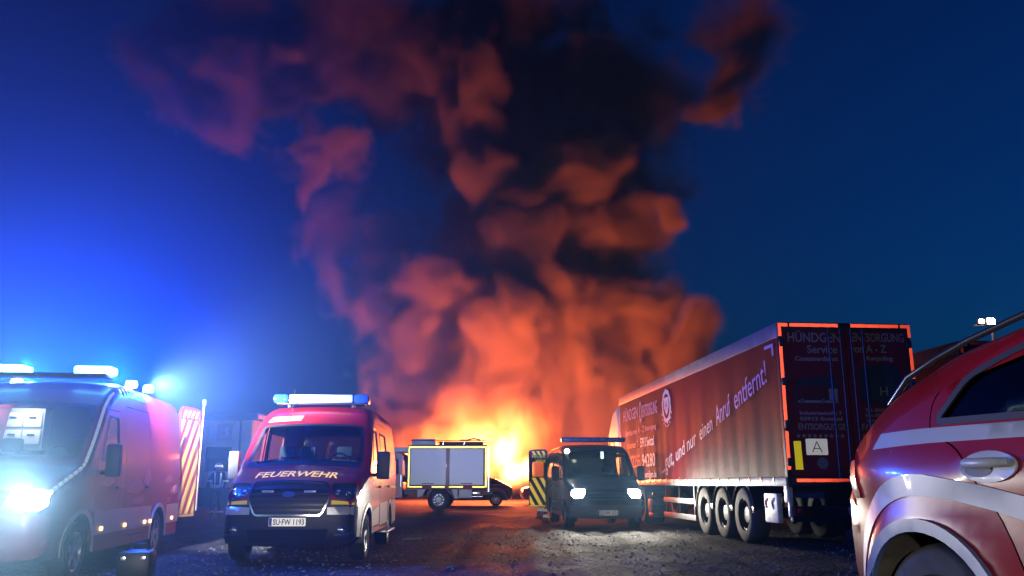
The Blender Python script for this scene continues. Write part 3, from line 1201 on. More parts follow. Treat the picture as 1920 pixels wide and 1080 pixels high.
    for (ax, az, ar) in arches:
        tube('axle', [(ax, -.75, az), (ax, .75, az)], .05, mat('dark_steel', (.03, .03, .032), .5, .6), root)
        for sg in (1, -1):
            wheel(root, (ax, sg * (float(sh.hw(ax, .7)) - .13), az), cfg['wheel_r'], .23, sg, cfg.get('rim', 'steel'), rim_m=cfg.get('rim_m'))
    # cab interior
    if cfg.get('cab', True):
        cx, bz = cfg['cowl']
        bm = bmesh.new()
        add_box(bm, (cx + .22, 0, bz - .14), (.5, 1.6, .24), None, .06)
        db = bm_obj('dashboard', bm, mat('dash_plastic', (.03, .03, .033), .6), root, 40)
        bm = bmesh.new()
        n = 22
        pts = [(cx + .62 + .06 * math.sin(k * 2 * math.pi / n), -.42 + .19 * math.cos(k * 2 * math.pi / n), bz + .02 + .18 * math.sin(k * 2 * math.pi / n)) for k in range(n + 1)]
        add_tube(bm, pts, .016, 8, False)
        add_tube(bm, [(cx + .62, -.42, bz + .02), (cx + .45, -.42, bz - .08)], .03, 8)
        add_tube(bm, [(cx + .62, -.6, bz + .02), (cx + .62, -.24, bz + .02)], .014, 6)
        bm_obj('steering_wheel', bm, black, root, 50)
        sm = mat('seat_cloth', (.03, .032, .04), .9)
        for y in cfg.get('seats', (-.42, .2, .55)):
            seat('seat', cx + 1.0, y, bz - .62, root, sm)
    return sh, body


def clip_poly(p, q):
    """Part of polygon p inside the convex polygon q."""
    area = sum(q[i][0] * q[(i + 1) % len(q)][1] - q[(i + 1) % len(q)][0] * q[i][1] for i in range(len(q)))
    sg = 1 if area > 0 else -1
    out = list(p)
    for i in range(len(q)):
        (x0, y0), (x1, y1) = q[i], q[(i + 1) % len(q)]
        a, b = (y1 - y0) * sg, -(x1 - x0) * sg
        if abs(a) + abs(b) < 1e-9:
            continue
        out = clip_half(out, a, b, a * x0 + b * y0)
        if len(out) < 3:
            return []
    return out


RED = mat('fire_red', (.34, .008, .012), .34, coat=.35, spec=.3, noise=(2.2, .10))
WHITE = mat('white_foil', (.42, .42, .42), .4, noise=(3, .12))
YEL = retro_mat('yellow_reflector', (.75, .62, .04), .05)
BLKP = mat('black_plastic', (.02, .02, .022), .5)

TRANSIT = [(.10, .25, .09, .12), (.02, .38, .10, .16), (0, .60, .10, .18), (.015, .85, .10, .18), (.05, 1.02, .10, .16), (.15, 1.13, .09, .14), (.55, 1.285, .07, .12),
           (.98, 1.42, .07, .10), (1.30, 1.74, .08, .09), (1.66, 2.08, .07, .10), (1.80, 2.18, .06, .12), (2.05, 2.34, .05, .15), (2.40, 2.44, .04, .17), (3.2, 2.47, .04, .17),
           (5.3, 2.45, .04, .16), (5.48, 2.40, .03, .12), (5.52, 2.2, .02, .06), (5.53, 1.0, .02, .06), (5.53, .42, .02, .06)]


def build_fire_van():
    root = empty('fire_van', (-3.2, 12.52, 0), R(90 + 2.5), 'red fire brigade van facing forward with unlit roof light bar and lettered hood', 'van', 'vans of the fire brigade')
    cfg = dict(prof=TRANSIT, hw=make_hw(1.03, 1.25, .115, 1.4, 1.3, .16), paint=RED, sill=.36, arches=[(1.0, .345, .43), (4.3, .345, .43)], wheel_r=.345,
               bumper_z=.84, windshield=[(-.88, 1.475), (.88, 1.475), (.80, 2.09), (-.80, 2.09)],
               headlight=[(.57, 1.17), (.92, 1.22), (.93, 1.0), (.86, .91), (.66, .93), (.59, 1.02)],
               grille=[(-.47, .69), (.47, .69), (.58, .93), (.52, 1.12), (-.52, 1.12), (-.58, .93)], grille_frame=mat('chrome', (.75, .75, .76), .15, 1.0), slats=5, grille_off=.06,
               windows={0: [[(1.50, 1.42), (2.32, 1.44), (2.32, 2.0), (1.86, 2.0)], [(2.75, 1.44), (3.75, 1.44), (3.75, 2.0), (2.75, 2.0)]]},
               doors={0: [[(1.36, .45), (1.40, 1.40), (1.84, 2.06), (2.42, 2.06), (2.42, .45)], [(2.55, .42), (2.55, 2.16), (3.88, 2.16), (3.88, .42)]]},
               cowl=(1.05, 1.42), rim='steel')
    sh, body = van(cfg, root)
    # rear end seen through the windshield: two windows would look out on the fire; the back wall is part of the body shell
    # cowl strip and wipers
    s0, s1 = float(sh.s_of_z(1.415)), float(sh.s_of_z(1.465))
    sh.top_part('cowl_strip', [(-.88, s0), (.88, s0), (.87, s1), (-.87, s1)], BLKP, root, off=.006, thick=.006, step=.2)
    for (ya, yb) in ((.75, .1), (-.05, -.7)):
        P = sh.top(np.array([(ya, float(sh.s_of_z(1.47))), (ya * .5 + yb * .5, float(sh.s_of_z(1.50))), (yb, float(sh.s_of_z(1.56)))]), .02)
        tube('wiper', P, .010, BLKP, root, 6)
    # lettering on the hood
    fl = lambda P, off=0.0: sh.top(P, off)
    lettering('hood_lettering', 'FEUERWEHR', fl, (0, float(sh.s_of_x(.42))), .33, retro_mat('gold_letters', (.80, .45, .10), .22), root, width=1.22, shear=.12, bold=.006, off=.006, flip=True)
    for y0 in (-.62, .22):
        s0 = float(sh.s_of_x(.80))
        sh.top_part('hood_vent', rpoly([(y0, s0), (y0 + .42, s0), (y0 + .42, s0 + .06), (y0, s0 + .06)], .02), BLKP, root, off=.003, thick=.004, step=.2)
    # white notice strip above the windshield
    f0 = lambda z: float(sh.s_of_z(z))
    st = sh.top_part('notice_strip', [(.78, f0(2.16)), (.24, f0(2.16)), (.22, f0(2.245)), (.72, f0(2.245))], WHITE, root, off=.004, thick=.003, step=.1)
    lettering('notice_letters', 'VORAUSHELFER', fl, (.49, f0(2.175)), .075, mat('red_letters', (.45, .03, .03), .5), st, width=.40, off=.007, flip=True)
    # strobes and badge in the grille
    for y in (.30, -.30):
        P = sh.top(np.array([(y, f0(1.0))]), .065)[0]
        box('strobe', P, (.03, .17, .035), mat('strobe_lens', (.35, .42, .5), .2), root, .008)
    sh.top_part('badge', [(.09 * math.cos(a), f0(.965) + .035 * math.sin(a)) for a in np.linspace(0, 2 * math.pi, 19)[:-1]], mat('badge_blue', (.05, .12, .3), .3), root, off=.07, thick=.02, step=None)
    # bumper furniture
    for sg in (1, -1):
        sh.top_part('corner_reflector', [(sg * .60, f0(.845)), (sg * .91, f0(.85)), (sg * .91, f0(.89)), (sg * .60, f0(.905))], YEL, root, off=.008, thick=.008, step=.15)
        sh.top_part('bumper_patch', [(sg * .55, f0(.70)), (sg * .90, f0(.70)), (sg * .90, f0(.825)), (sg * .55, f0(.80))], mat('silver_foil', (.5, .5, .5), .35, .3), root, off=.026, thick=.006, step=.1)
        P = sh.top(np.array([(sg * .76, f0(.48))]), .02)[0]
        fg = lathe('fog_lamp', [(.06, 0), (.055, -.02), (.03, -.03), (0, -.032)], mat('lamp_reflector', (.85, .85, .87), .08, 1.0), root, 'x', tuple(P), 18)
        sh.top_part('fog_surround', [(sg * .66, f0(.40)), (sg * .90, f0(.40)), (sg * .90, f0(.43)), (sg * .66, f0(.43))], mat('chrome', (.75, .75, .76), .15, 1.0), root, off=.026, thick=.01, step=.1)
    q = rpoly([(-.52, f0(.33)), (.52, f0(.33)), (.58, f0(.50)), (-.58, f0(.50))], .04)
    sh.top_part('lower_intake', q, mat('intake_black', (.006, .006, .007), .8), root, off=.036, thick=.02, step=.2)
    plate(root, 'SU·FW 1193', lambda P, off=0.0: sh.top(np.stack([P[:, 0], np.array([f0(z) for z in P[:, 1]])], 1), off), (0, .60), off=.032)
    # side foils: pale band low on the flank, arch trims
    for sg in (1, -1):
        fs = sh.side(sg)
        sheet('side_foil', fs, [(1.45, .47), (2.40, .47), (2.40, .78), (1.5, .70)], WHITE, root, step=.15, off=.004, thick=.003)
        sheet('side_foil', fs, [(2.58, .44), (3.86, .44), (3.86, .82), (2.58, .80)], WHITE, root, step=.15, off=.004, thick=.003)
        sheet('side_foil', fs, [(4.76, .40), (5.50, .40), (5.50, .82), (4.70, .82)], WHITE, root, step=.15, off=.004, thick=.003)
        for ax in (1.0, 4.3):
            o_, i_ = arc((ax, .345), .50, 2, 178, 20), arc((ax, .345), .432, 2, 178, 20)[::-1]
            sheet('arch_trim', fs, o_ + i_, mat('silver_foil', (.5, .5, .5), .35, .3), root, step=.12, off=.012, thick=.012)
        bm = bmesh.new()
        yy = sg * (float(sh.hw(3, .4)) + .05)
        add_box(bm, (3.2, yy, .33), (1.25, .2, .035), None, .01)
        stp = bm_obj('side_step', bm, mat('tread_plate', (.35, .35, .36), .35, .8, bump=(90, .6, .004)), root, 40)
        mirror(root, 1.42, sg * 1.19, 1.42, sg, BLKP if sg < 0 else mat('mirror_grey', (.22, .22, .23), .4), .44, .17 if sg > 0 else .22)
    # roof light bar: two blue domes, pale panel between
    zb = 2.56
    bm = bmesh.new()
    add_box(bm, (2.32, .0, zb), (.34, 1.10, .15), None, .04)
    lb = bm_obj('light_bar', bm, mat('bar_panel', (.34, .38, .44), .35), root, 40)
    for sg in (1, -1):
        bm = bmesh.new()
        add_box(bm, (2.32, sg * .685, zb), (.36, .27, .17), None, .07)
        bm_obj('blue_dome', bm, mat('blue_lens', (.02, .07, .45), .08, coat=.5), lb, 50)
        box('bar_foot', (2.32, sg * .55, zb - .10), (.12, .06, .09), BLKP, lb, .01)
    box('bar_rail', (2.32, 0, zb - .085), (.30, 1.5, .025), BLKP, lb, .008)
    tube('antenna', [(2.05, .45, 2.33), (2.2, .46, 2.72)], .006, BLKP, root, 5)
    # see-through back windows
    return root, sh


fire_van, fv_shell = build_fire_van()

SPRINTER_HIGH = [(.12, .28, .09, .12), (.03, .40, .09, .16), (0, .62, .09, .18), (.02, .86, .09, .18), (.08, 1.02, .09, .16), (.20, 1.14, .08, .14), (.55, 1.27, .07, .12),
                 (.95, 1.40, .07, .10), (1.30, 1.76, .08, .09), (1.70, 2.18, .07, .10), (1.95, 2.36, .06, .13), (2.3, 2.50, .05, .16), (2.8, 2.56, .04, .17),
                 (5.5, 2.55, .04, .16), (5.78, 2.48, .03, .12), (5.84, 2.3, .02, .06), (5.86, 1.0, .02, .06), (5.86, .45, .02, .06)]
SPRINTER_LOW = [(.12, .26, .09, .12), (.03, .38, .09, .16), (0, .58, .09, .18), (.02, .82, .09, .18), (.08, .97, .09, .16), (.20, 1.08, .08, .14), (.55, 1.18, .07, .12),
                (.95, 1.28, .07, .10), (1.30, 1.63, .08, .09), (1.68, 2.00, .07, .10), (1.88, 2.11, .06, .12), (2.25, 2.20, .04, .16), (2.8, 2.23, .04, .17),
                (5.5, 2.23, .04, .16), (5.74, 2.15, .03, .12), (5.80, 2.0, .02, .06), (5.82, 1.0, .02, .06), (5.82, .45, .02, .06)]
BLUE = (.012, .10, 1.0)
HEAD = (1.0, .93, .80)


def glow(name, col, strength):
    m = mat(name, (.8, .8, .8), .3, emit=col, estr=strength)
    return m


def rear_door(root, sh, hinge_y, sg, angle, size, base_m, band_m, name_text=None, win=True, z0=.48, ang=55):
    """Wide-open back door with warning bands on the face turned to the front."""
    w, h = size
    e = bpy.data.objects.new('rear_door', None)
    x1 = float(sh.C[-1][0])
    a = R(angle)
    ux = np.array([math.sin(a), sg * math.cos(a), 0])             # from the hinge outwards
    o = np.array([x1 - .02, sg * hinge_y, z0])
    fm = flat(o, ux, (0, 0, 1))
    if fm(np.array([[0, 0]]), 1.0)[0][0] > o[0]:                   # off must look forwards (towards -x)
        g = fm
        fm = lambda P, off=0.0: g(P, -off)
    out = rpoly([(0, 0), (w, 0), (w, h * .98), (w * .75, h), (w * .12, h), (0, h * .96)], [.05, .05, .12, .1, .12, .05])
    wn_ = rpoly([(w * .2, h * .52), (w * .82, h * .52), (w * .82, h * .78), (w * .2, h * .78)], .05)
    d = sheet('rear_door', fm, out, base_m, root, [wn_] if win else [], .15, thick=.05)
    if win:
        sheet('door_window', fm, shrink(wn_, .004), glass_mat('van_glass'), d, off=-.02, step=.3)
    zt_ = h * (.50 if win else .88)
    frame_zone = [(0.03, .05), (w - .03, .05), (w - .03, zt_), (.03, zt_)]
    for q in stripes(frame_zone, .11, ang):
        sheet('warning_band', fm, q, band_m, d, off=.004, step=.4, thick=.003)
    for q in stripes([(.05, h * .90), (w - .08, h * .90), (w - .08, h * .965), (.05, h * .965)], .07, ang):
        sheet('warning_band', fm, q, band_m, d, off=.004, step=.4, thick=.003)
    sheet('edge_band', fm, [(.01, .01), (w - .01, .01), (w - .01, .04), (.01, .04)], band_m, d, off=.004, step=.4, thick=.003)
    return d, fm


def build_ambulance():
    root = empty('ambulance', (-6.03, 9.42, 0), R(90 + 8.0), 'red ambulance van at the left edge with blue beacons flashing and headlight on', 'ambulance', 'vans of the fire brigade')
    wf = rpoly([(3.9, 1.42), (5.3, 1.42), (5.3, 1.95), (3.9, 1.95)], .05)
    cfg = dict(prof=SPRINTER_HIGH, hw=make_hw(1.0, 1.25, .10, 1.4, 1.3, .15), paint=mat('ambulance_red', (.19, .006, .010), .5, coat=.1, noise=(2.2, .12)), sill=.30, arches=[(1.02, .345, .43), (4.55, .345, .43)], wheel_r=.345,
               bumper_z=.80, bumper_m=RED, windshield=[(-.86, 1.46), (.86, 1.46), (.80, 2.16), (-.80, 2.16)],
               headlight=[(.58, 1.10), (.90, 1.15), (.91, .95), (.84, .84), (.66, .86), (.60, .95)],
               grille=[(-.46, .84), (.46, .84), (.52, 1.08), (-.52, 1.08)], slats=3, lamp_lit=glow('headlamp_glow_left', HEAD, 420),
               windows={0: [[(1.55, 1.42), (2.30, 1.44), (2.30, 2.02), (1.92, 2.02)]]},
               doors={0: [[(1.38, .42), (1.42, 1.40), (1.90, 2.10), (2.42, 2.10), (2.42, .42)], [(2.62, .42), (2.62, 2.2), (3.85, 2.2), (3.85, .42)]]},
               cowl=(1.05, 1.40), rim='steel', seats=(-.42, .42))
    sh, body = van(cfg, root)
    f0 = lambda z: float(sh.s_of_z(z))
    # dashed reflective piping along the hood edge and windshield pillar
    for sg in (1, -1):
        zs = np.linspace(1.13, 2.44, 34)
        for i in range(0, 33):
            s_ = [f0(zs[i]), f0(zs[i + 1])]
            w_ = [float(np.interp(q, sh.S, sh.Wd)) - .035 for q in s_]
            P = sh.top(np.array([(sg * w_[0], s_[0]), (sg * w_[1], s_[1])]), .006)
            P[1] = P[0] + (P[1] - P[0]) * .58
            tube('reflective_dash', P, .022, retro_mat('white_reflector', (.8, .8, .78), .10), root, 6)
        fs = sh.side(sg)
        sheet('side_band', fs, [(1.47, .50), (4.08, .50), (4.08, .80), (1.47, .80)], WHITE, root, step=.3, off=.005, thick=.004)
        sheet('side_band', fs, [(5.02, .50), (5.84, .50), (5.84, .80), (5.02, .80)], WHITE, root, step=.3, off=.005, thick=.004)
        # torn flame-like foil pieces on the flank
        for (x, z, w, h) in ((1.6, 1.12, .55, .12), (2.7, 1.02, .9, .16), (3.0, .86, .7, .10), (3.5, 1.15, .45, .2), (4.7, 1.16, .6, .12), (5.15, .98, .6, .14), (4.9, .84, .4, .08)):
            sheet('flank_foil', fs, [(x, z), (x + w * .6, z - h * .2), (x + w, z + h * .3), (x + w * .75, z + h), (x + w * .3, z + h * .7)], mat('flank_print', (.30, .10, .10), .5), root, step=.2, off=.005, thick=.003)
        for x in (1.75, 2.75, 3.75, 4.05, 5.4):
            bm = bmesh.new()
            add_box(bm, (x, sg * (float(sh.hw(x, .57)) + .015), .57), (.07, .022, .05), None, .008)
            bm_obj('side_marker', bm, glow('marker_amber', (1.0, .5, .12), 6), root, 40)
        for ax in (1.02, 4.55):
            o_, i_ = arc((ax, .345), .49, -5, 185, 20), arc((ax, .345), .433, -5, 185, 20)[::-1]
            sheet('arch_trim', fs, o_ + i_, mat('silver_foil', (.5, .5, .5), .35, .3), root, step=.12, off=.012, thick=.012)
        mirror(root, 1.44, sg * 1.18, 1.42, sg, BLKP, .42, .18)
    plate(root, 'SU·FW 1083', lambda P, off=0.0: sh.top(np.stack([P[:, 0], np.array([f0(z) for z in P[:, 1]])], 1), off), (0, .55), off=.032)
    # roof beacons: two modules on a bar, smaller lamps further back
    zb = 2.66
    lb = box('light_bar', (2.3, 0, zb - .07), (.30, 1.50, .05), BLKP, root, .015)
    lit = glow('beacon_glow', (.10, .55, 1.0), 42)
    for sg in (1, -1):
        bm = bmesh.new()
        add_box(bm, (2.3, sg * .56, zb), (.30, .50, .11), None, .04)
        bm_obj('beacon_module', bm, lit, lb, 50)
        lamp('beacon_light', 'POINT', (3.0, sg * .6, zb + .02), cfg_blue[0], BLUE, root, .06)
    for x, sg, y in ((3.5, -1, .80), (3.5, 1, .80)):
        b = lathe('scene_lamp', [(0, 0), (.07, .01), (.085, .05), (.07, .10), (0, .115)], glow('scene_lamp_glow', (1, .9, .78), 30), root, 'z', (x - .35, sg * y, 2.52), 20)
        c = lathe('rear_beacon', [(0, 0), (.075, .01), (.08, .08), (.06, .12), (0, .13)], lit, root, 'z', (x + .55, sg * y, 2.54), 20)
    lamp('beacon_light', 'POINT', (4.05, -1.0, 2.66), cfg_blue[0] * .3, BLUE, root, .06)
    lamp('scene_beam', 'SPOT', (3.15, -1.12, 2.60), 6500, (.88, .93, 1.0), root, .08, (.92, -.39, -.05), 100, 1.0)
    # headlamp beams
    for sg in (1, -1):
        P = sh.top(np.array([(sg * .76, f0(1.0))]), .05)[0]
        lamp('headlamp_beam', 'SPOT', tuple(P), cfg_head[0], HEAD, root, .05, (-1, 0, -.06), 95, .8)
    # lit drawer cabinet in the back, seen through the windshield
    cab = box('drawer_cabinet', (3.55, .72, 1.92), (.4, .58, .60), mat('cabinet_grey', (.35, .36, .38), .5), root, .01)
    for r_ in range(2):
        for c_ in range(2):
            box('drawer', (3.34, .585 + .27 * c_, 1.80 + .25 * r_), (.03, .25, .21), mat('drawer_white', (.8, .8, .8), .4), cab, .008)
            box('drawer_grip', (3.315, .585 + .27 * c_, 1.83 + .25 * r_), (.02, .10, .03), BLKP, cab, .005)
    bar = box('cabin_lamp', (3.1, .70, 2.33), (.1, .55, .03), glow('cabin_glow', (1, .97, .92), 25), root)
    lamp('cabin_light', 'POINT', (3.0, .6, 2.2), 18, (1, .95, .9), root, .05)
    box('bulkhead_post', (2.62, -.4, 1.4), (.06, .9, 1.9), mat('dash_plastic', (.03, .03, .033), .6), root)
    # back door swung wide with red and yellow bands
    d, fm = rear_door(root, sh, .93, -1, 77, (.80, 1.95), mat('door_red', (.30, .015, .012), .4, coat=.2), retro_mat('band_yellow', (.78, .55, .10), .03), z0=.55, ang=62, win=False)
    tube('door_rail', [fm(np.array([(.80, .10)]), .03)[0], fm(np.array([(.80, 2.05)]), .03)[0]], .022, mat('bright_steel', (.7, .7, .7), .25, 1.0), d, 8)
    box('door_lamp', fm(np.array([(.80, 2.08)]), .03)[0], (.06, .06, .10), mat('lens_cyan', (.25, .6, .7), .2), d, .01)
    box('rear_step', (5.98, -.55, .52), (.22, .75, .16), mat('step_cream', (.55, .50, .42), .5), root, .02)
    return root, sh


def build_command_van():
    root = empty('command_van', (2.42, 22.1, 0), R(90 + 3.5), 'dark grey van with glaring headlights and open striped back door beside the trailer', 'van', 'vans of the fire brigade')
    dark = mat('anthracite_paint', (.055, .055, .062), .35, coat=.4)
    cfg = dict(prof=SPRINTER_LOW, hw=make_hw(1.0, 1.2, .12, 1.4, 1.3, .14), paint=dark, sill=.30, arches=[(1.02, .345, .43), (4.4, .345, .43)], wheel_r=.345,
               bumper_z=.60, windshield=[(-.85, 1.33), (.85, 1.33), (.80, 2.02), (-.80, 2.02)], bumper_m=mat('bumper_grey', (.24, .24, .25), .5),
               headlight=[(.52, 1.03), (.91, 1.08), (.92, .90), (.85, .76), (.62, .78), (.54, .89)],
               grille=[(-.46, .66), (.46, .66), (.52, 1.0), (-.52, 1.0)], slats=3, slat_m=mat('slat_grey', (.16, .16, .17), .3, .5), lamp_lit=glow('headlamp_glow', HEAD, 600),
               windows={0: [[(1.52, 1.34), (2.30, 1.36), (2.30, 1.90), (1.86, 1.90)], [(2.75, 1.36), (3.85, 1.36), (3.85, 1.90), (2.75, 1.90)]]},
               doors={0: [[(1.38, .42), (1.42, 1.32), (1.84, 1.97), (2.42, 1.97), (2.42, .42)], [(2.62, .42), (2.62, 2.0), (3.92, 2.0), (3.92, .42)]]},
               cowl=(1.05, 1.28), rim='steel', seats=(-.42, .42))
    sh, body = van(cfg, root)
    f0 = lambda z: float(sh.s_of_z(z))
    gold = mat('band_gold', (.62, .42, .06), .45)
    for sg in (1, -1):
        fs = sh.side(sg)
        for (x0, x1) in ((2.64, 3.9), (1.48, 2.4)):
            for q in stripes([(x0, .72), (x1, .72), (x1, 1.28), (x0, 1.28)], .16, 60 * sg):
                sheet('flank_band', fs, q, gold, root, step=.3, off=.005, thick=.004)
        sheet('flank_band', fs, [(4.9, .6), (5.75, .6), (5.75, 1.25), (4.9, 1.25)], gold, root, step=.3, off=.005, thick=.004)
        sheet('sill_band', fs, [(1.47, .45), (3.9, .45), (3.9, .66), (1.47, .66)], mat('beige_foil', (.42, .38, .32), .5), root, step=.3, off=.005, thick=.004)
        for x in (1.9, 3.3):
            bm = bmesh.new()
            add_box(bm, (x, sg * (float(sh.hw(x, .6)) + .015), .60), (.07, .022, .05), None, .008)
            bm_obj('side_marker', bm, mat('marker_lens', (.8, .5, .3), .2), root, 40)
        mirror(root, 1.42, sg * 1.17, 1.40, sg, BLKP, .40, .2)
        P = sh.top(np.array([(sg * .76, f0(.93))]), .05)[0]
        lamp('headlamp_beam', 'SPOT', tuple(P), cfg_head[1], HEAD, root, .05, (-1, .0, -.05), 60 if sg > 0 else 112, .8)
        # light that leaves the lamps sideways and grazes the trailer
        box('mud_flap', (.72, sg * .82, .28), (.02, .26, .22), BLKP, root)
    plate(root, 'SU·FW 1171', lambda P, off=0.0: sh.top(np.stack([P[:, 0], np.array([f0(z) for z in P[:, 1]])], 1), off), (0, .42), off=.032)
    sh.top_part('badge_star', [(.085 * math.cos(a), f0(.83) + .085 * math.sin(a)) for a in np.linspace(0, 2 * math.pi, 19)[:-1]], mat('chrome', (.75, .75, .76), .15, 1.0), root, [[(.07 * math.cos(a), f0(.83) + .07 * math.sin(a)) for a in np.linspace(0, 2 * math.pi, 19)[:-1]]], off=.01, thick=.02, step=None)
    zb = 2.34
    bm = bmesh.new()
    add_box(bm, (2.2, 0, zb), (.34, 1.80, .13), None, .04)
    lb = bm_obj('light_bar', bm, mat('bar_blue', (.03, .08, .30), .15), root, 40)
    for k in range(7):
        box('bar_segment', (2.02, -.72 + .24 * k, zb), (.02, .20, .08), mat('bar_lens', (.10, .16, .34), .2), lb, .006)
    P = sh.top(np.array([(.80, f0(2.02))]), .03)[0]
    lathe('roof_lamp', [(0, -.03), (.06, -.02), (.07, .03), (0, .05)], glow('scene_lamp_glow', (1, .9, .78), 30), root, 'x', tuple(P), 18)
    # interior: rear view mirror, papers and a lit screen behind the seats
    bm = bmesh.new()
    add_box(bm, (1.75, 0, 1.86), (.04, .26, .08), None, .02)
    bm_obj('rear_view_mirror', bm, BLKP, root, 40)
    box('cabin_lamp', (3.4, -.45, 1.98), (.05, .08, .25), glow('cabin_dim_glow', (.85, 1, .9), 2.2), root)
    box('radio_console', (1.35, -.05, 1.38), (.2, .5, .12), mat('console_grey', (.25, .23, .2), .5), root, .02)
    lamp('cabin_light', 'POINT', (3.2, -.3, 1.8), 6, (1, .9, .7), root, .05)
    d, fm = rear_door(root, sh, .93, 1, 18, (.62, 1.80), mat('door_dark', (.03, .03, .03), .5), retro_mat('band_bright', (.85, .60, .05), .25), z0=.42, ang=60)
    lettering('door_letters', 'FEUER', fm, (.28, 1.52), .15, retro_mat('letters_yellow', (.8, .75, .05), .25), d, width=.44, flip=True, off=.006)
    lettering('door_letters', 'WEHR', fm, (.22, 1.37), .15, retro_mat('letters_yellow', (.8, .75, .05), .25), d, width=.34, flip=True, off=.006)
    return root, sh


cfg_blue, cfg_head = [2500], [3000, 330]
ambulance, amb_shell = build_ambulance()
command_van, cv_shell = build_command_van()

# ------------------------------------------------------------------ the curtain-sided trailer and its tractor
CURT = mat('curtain_red', (.085, .005, .012), .55, coat=.0, spec=.08, noise=(.9, .16), bump=(1.6, .10, .02))
RAIL = mat('rail_grey', (.30, .30, .31), .45, .5, noise=(3, .3))
FRAME = mat('frame_dark', (.02, .018, .022), .5)
DOORM = mat('trailer_door_red', (.15, .007, .022), .45, noise=(2, .2))
TAPE = retro_mat('contour_tape_red', (.95, .09, .04), .7, .30, .4)
LETW = mat('curtain_white', (.28, .33, .52), .5)
LETB = retro_mat('curtain_reflective', (.85, .85, .85), .30)  # headlamp glare put into a brighter copy of the lettering
LETD = mat('door_lettering', (.30, .27, .32), .5)
STEEL = mat('bright_steel', (.7, .7, .7), .25, 1.0)
DIRTY = mat('dusty_metal', (.34, .34, .33), .5, .4, noise=(6, .5))


def star(c, r, n=5):
    return [(c[0] + (r if k % 2 == 0 else r * .42) * math.cos(R(90 + 360 * k / (2 * n))), c[1] + (r if k % 2 == 0 else r * .42) * math.sin(R(90 + 360 * k / (2 * n)))) for k in range(2 * n)]


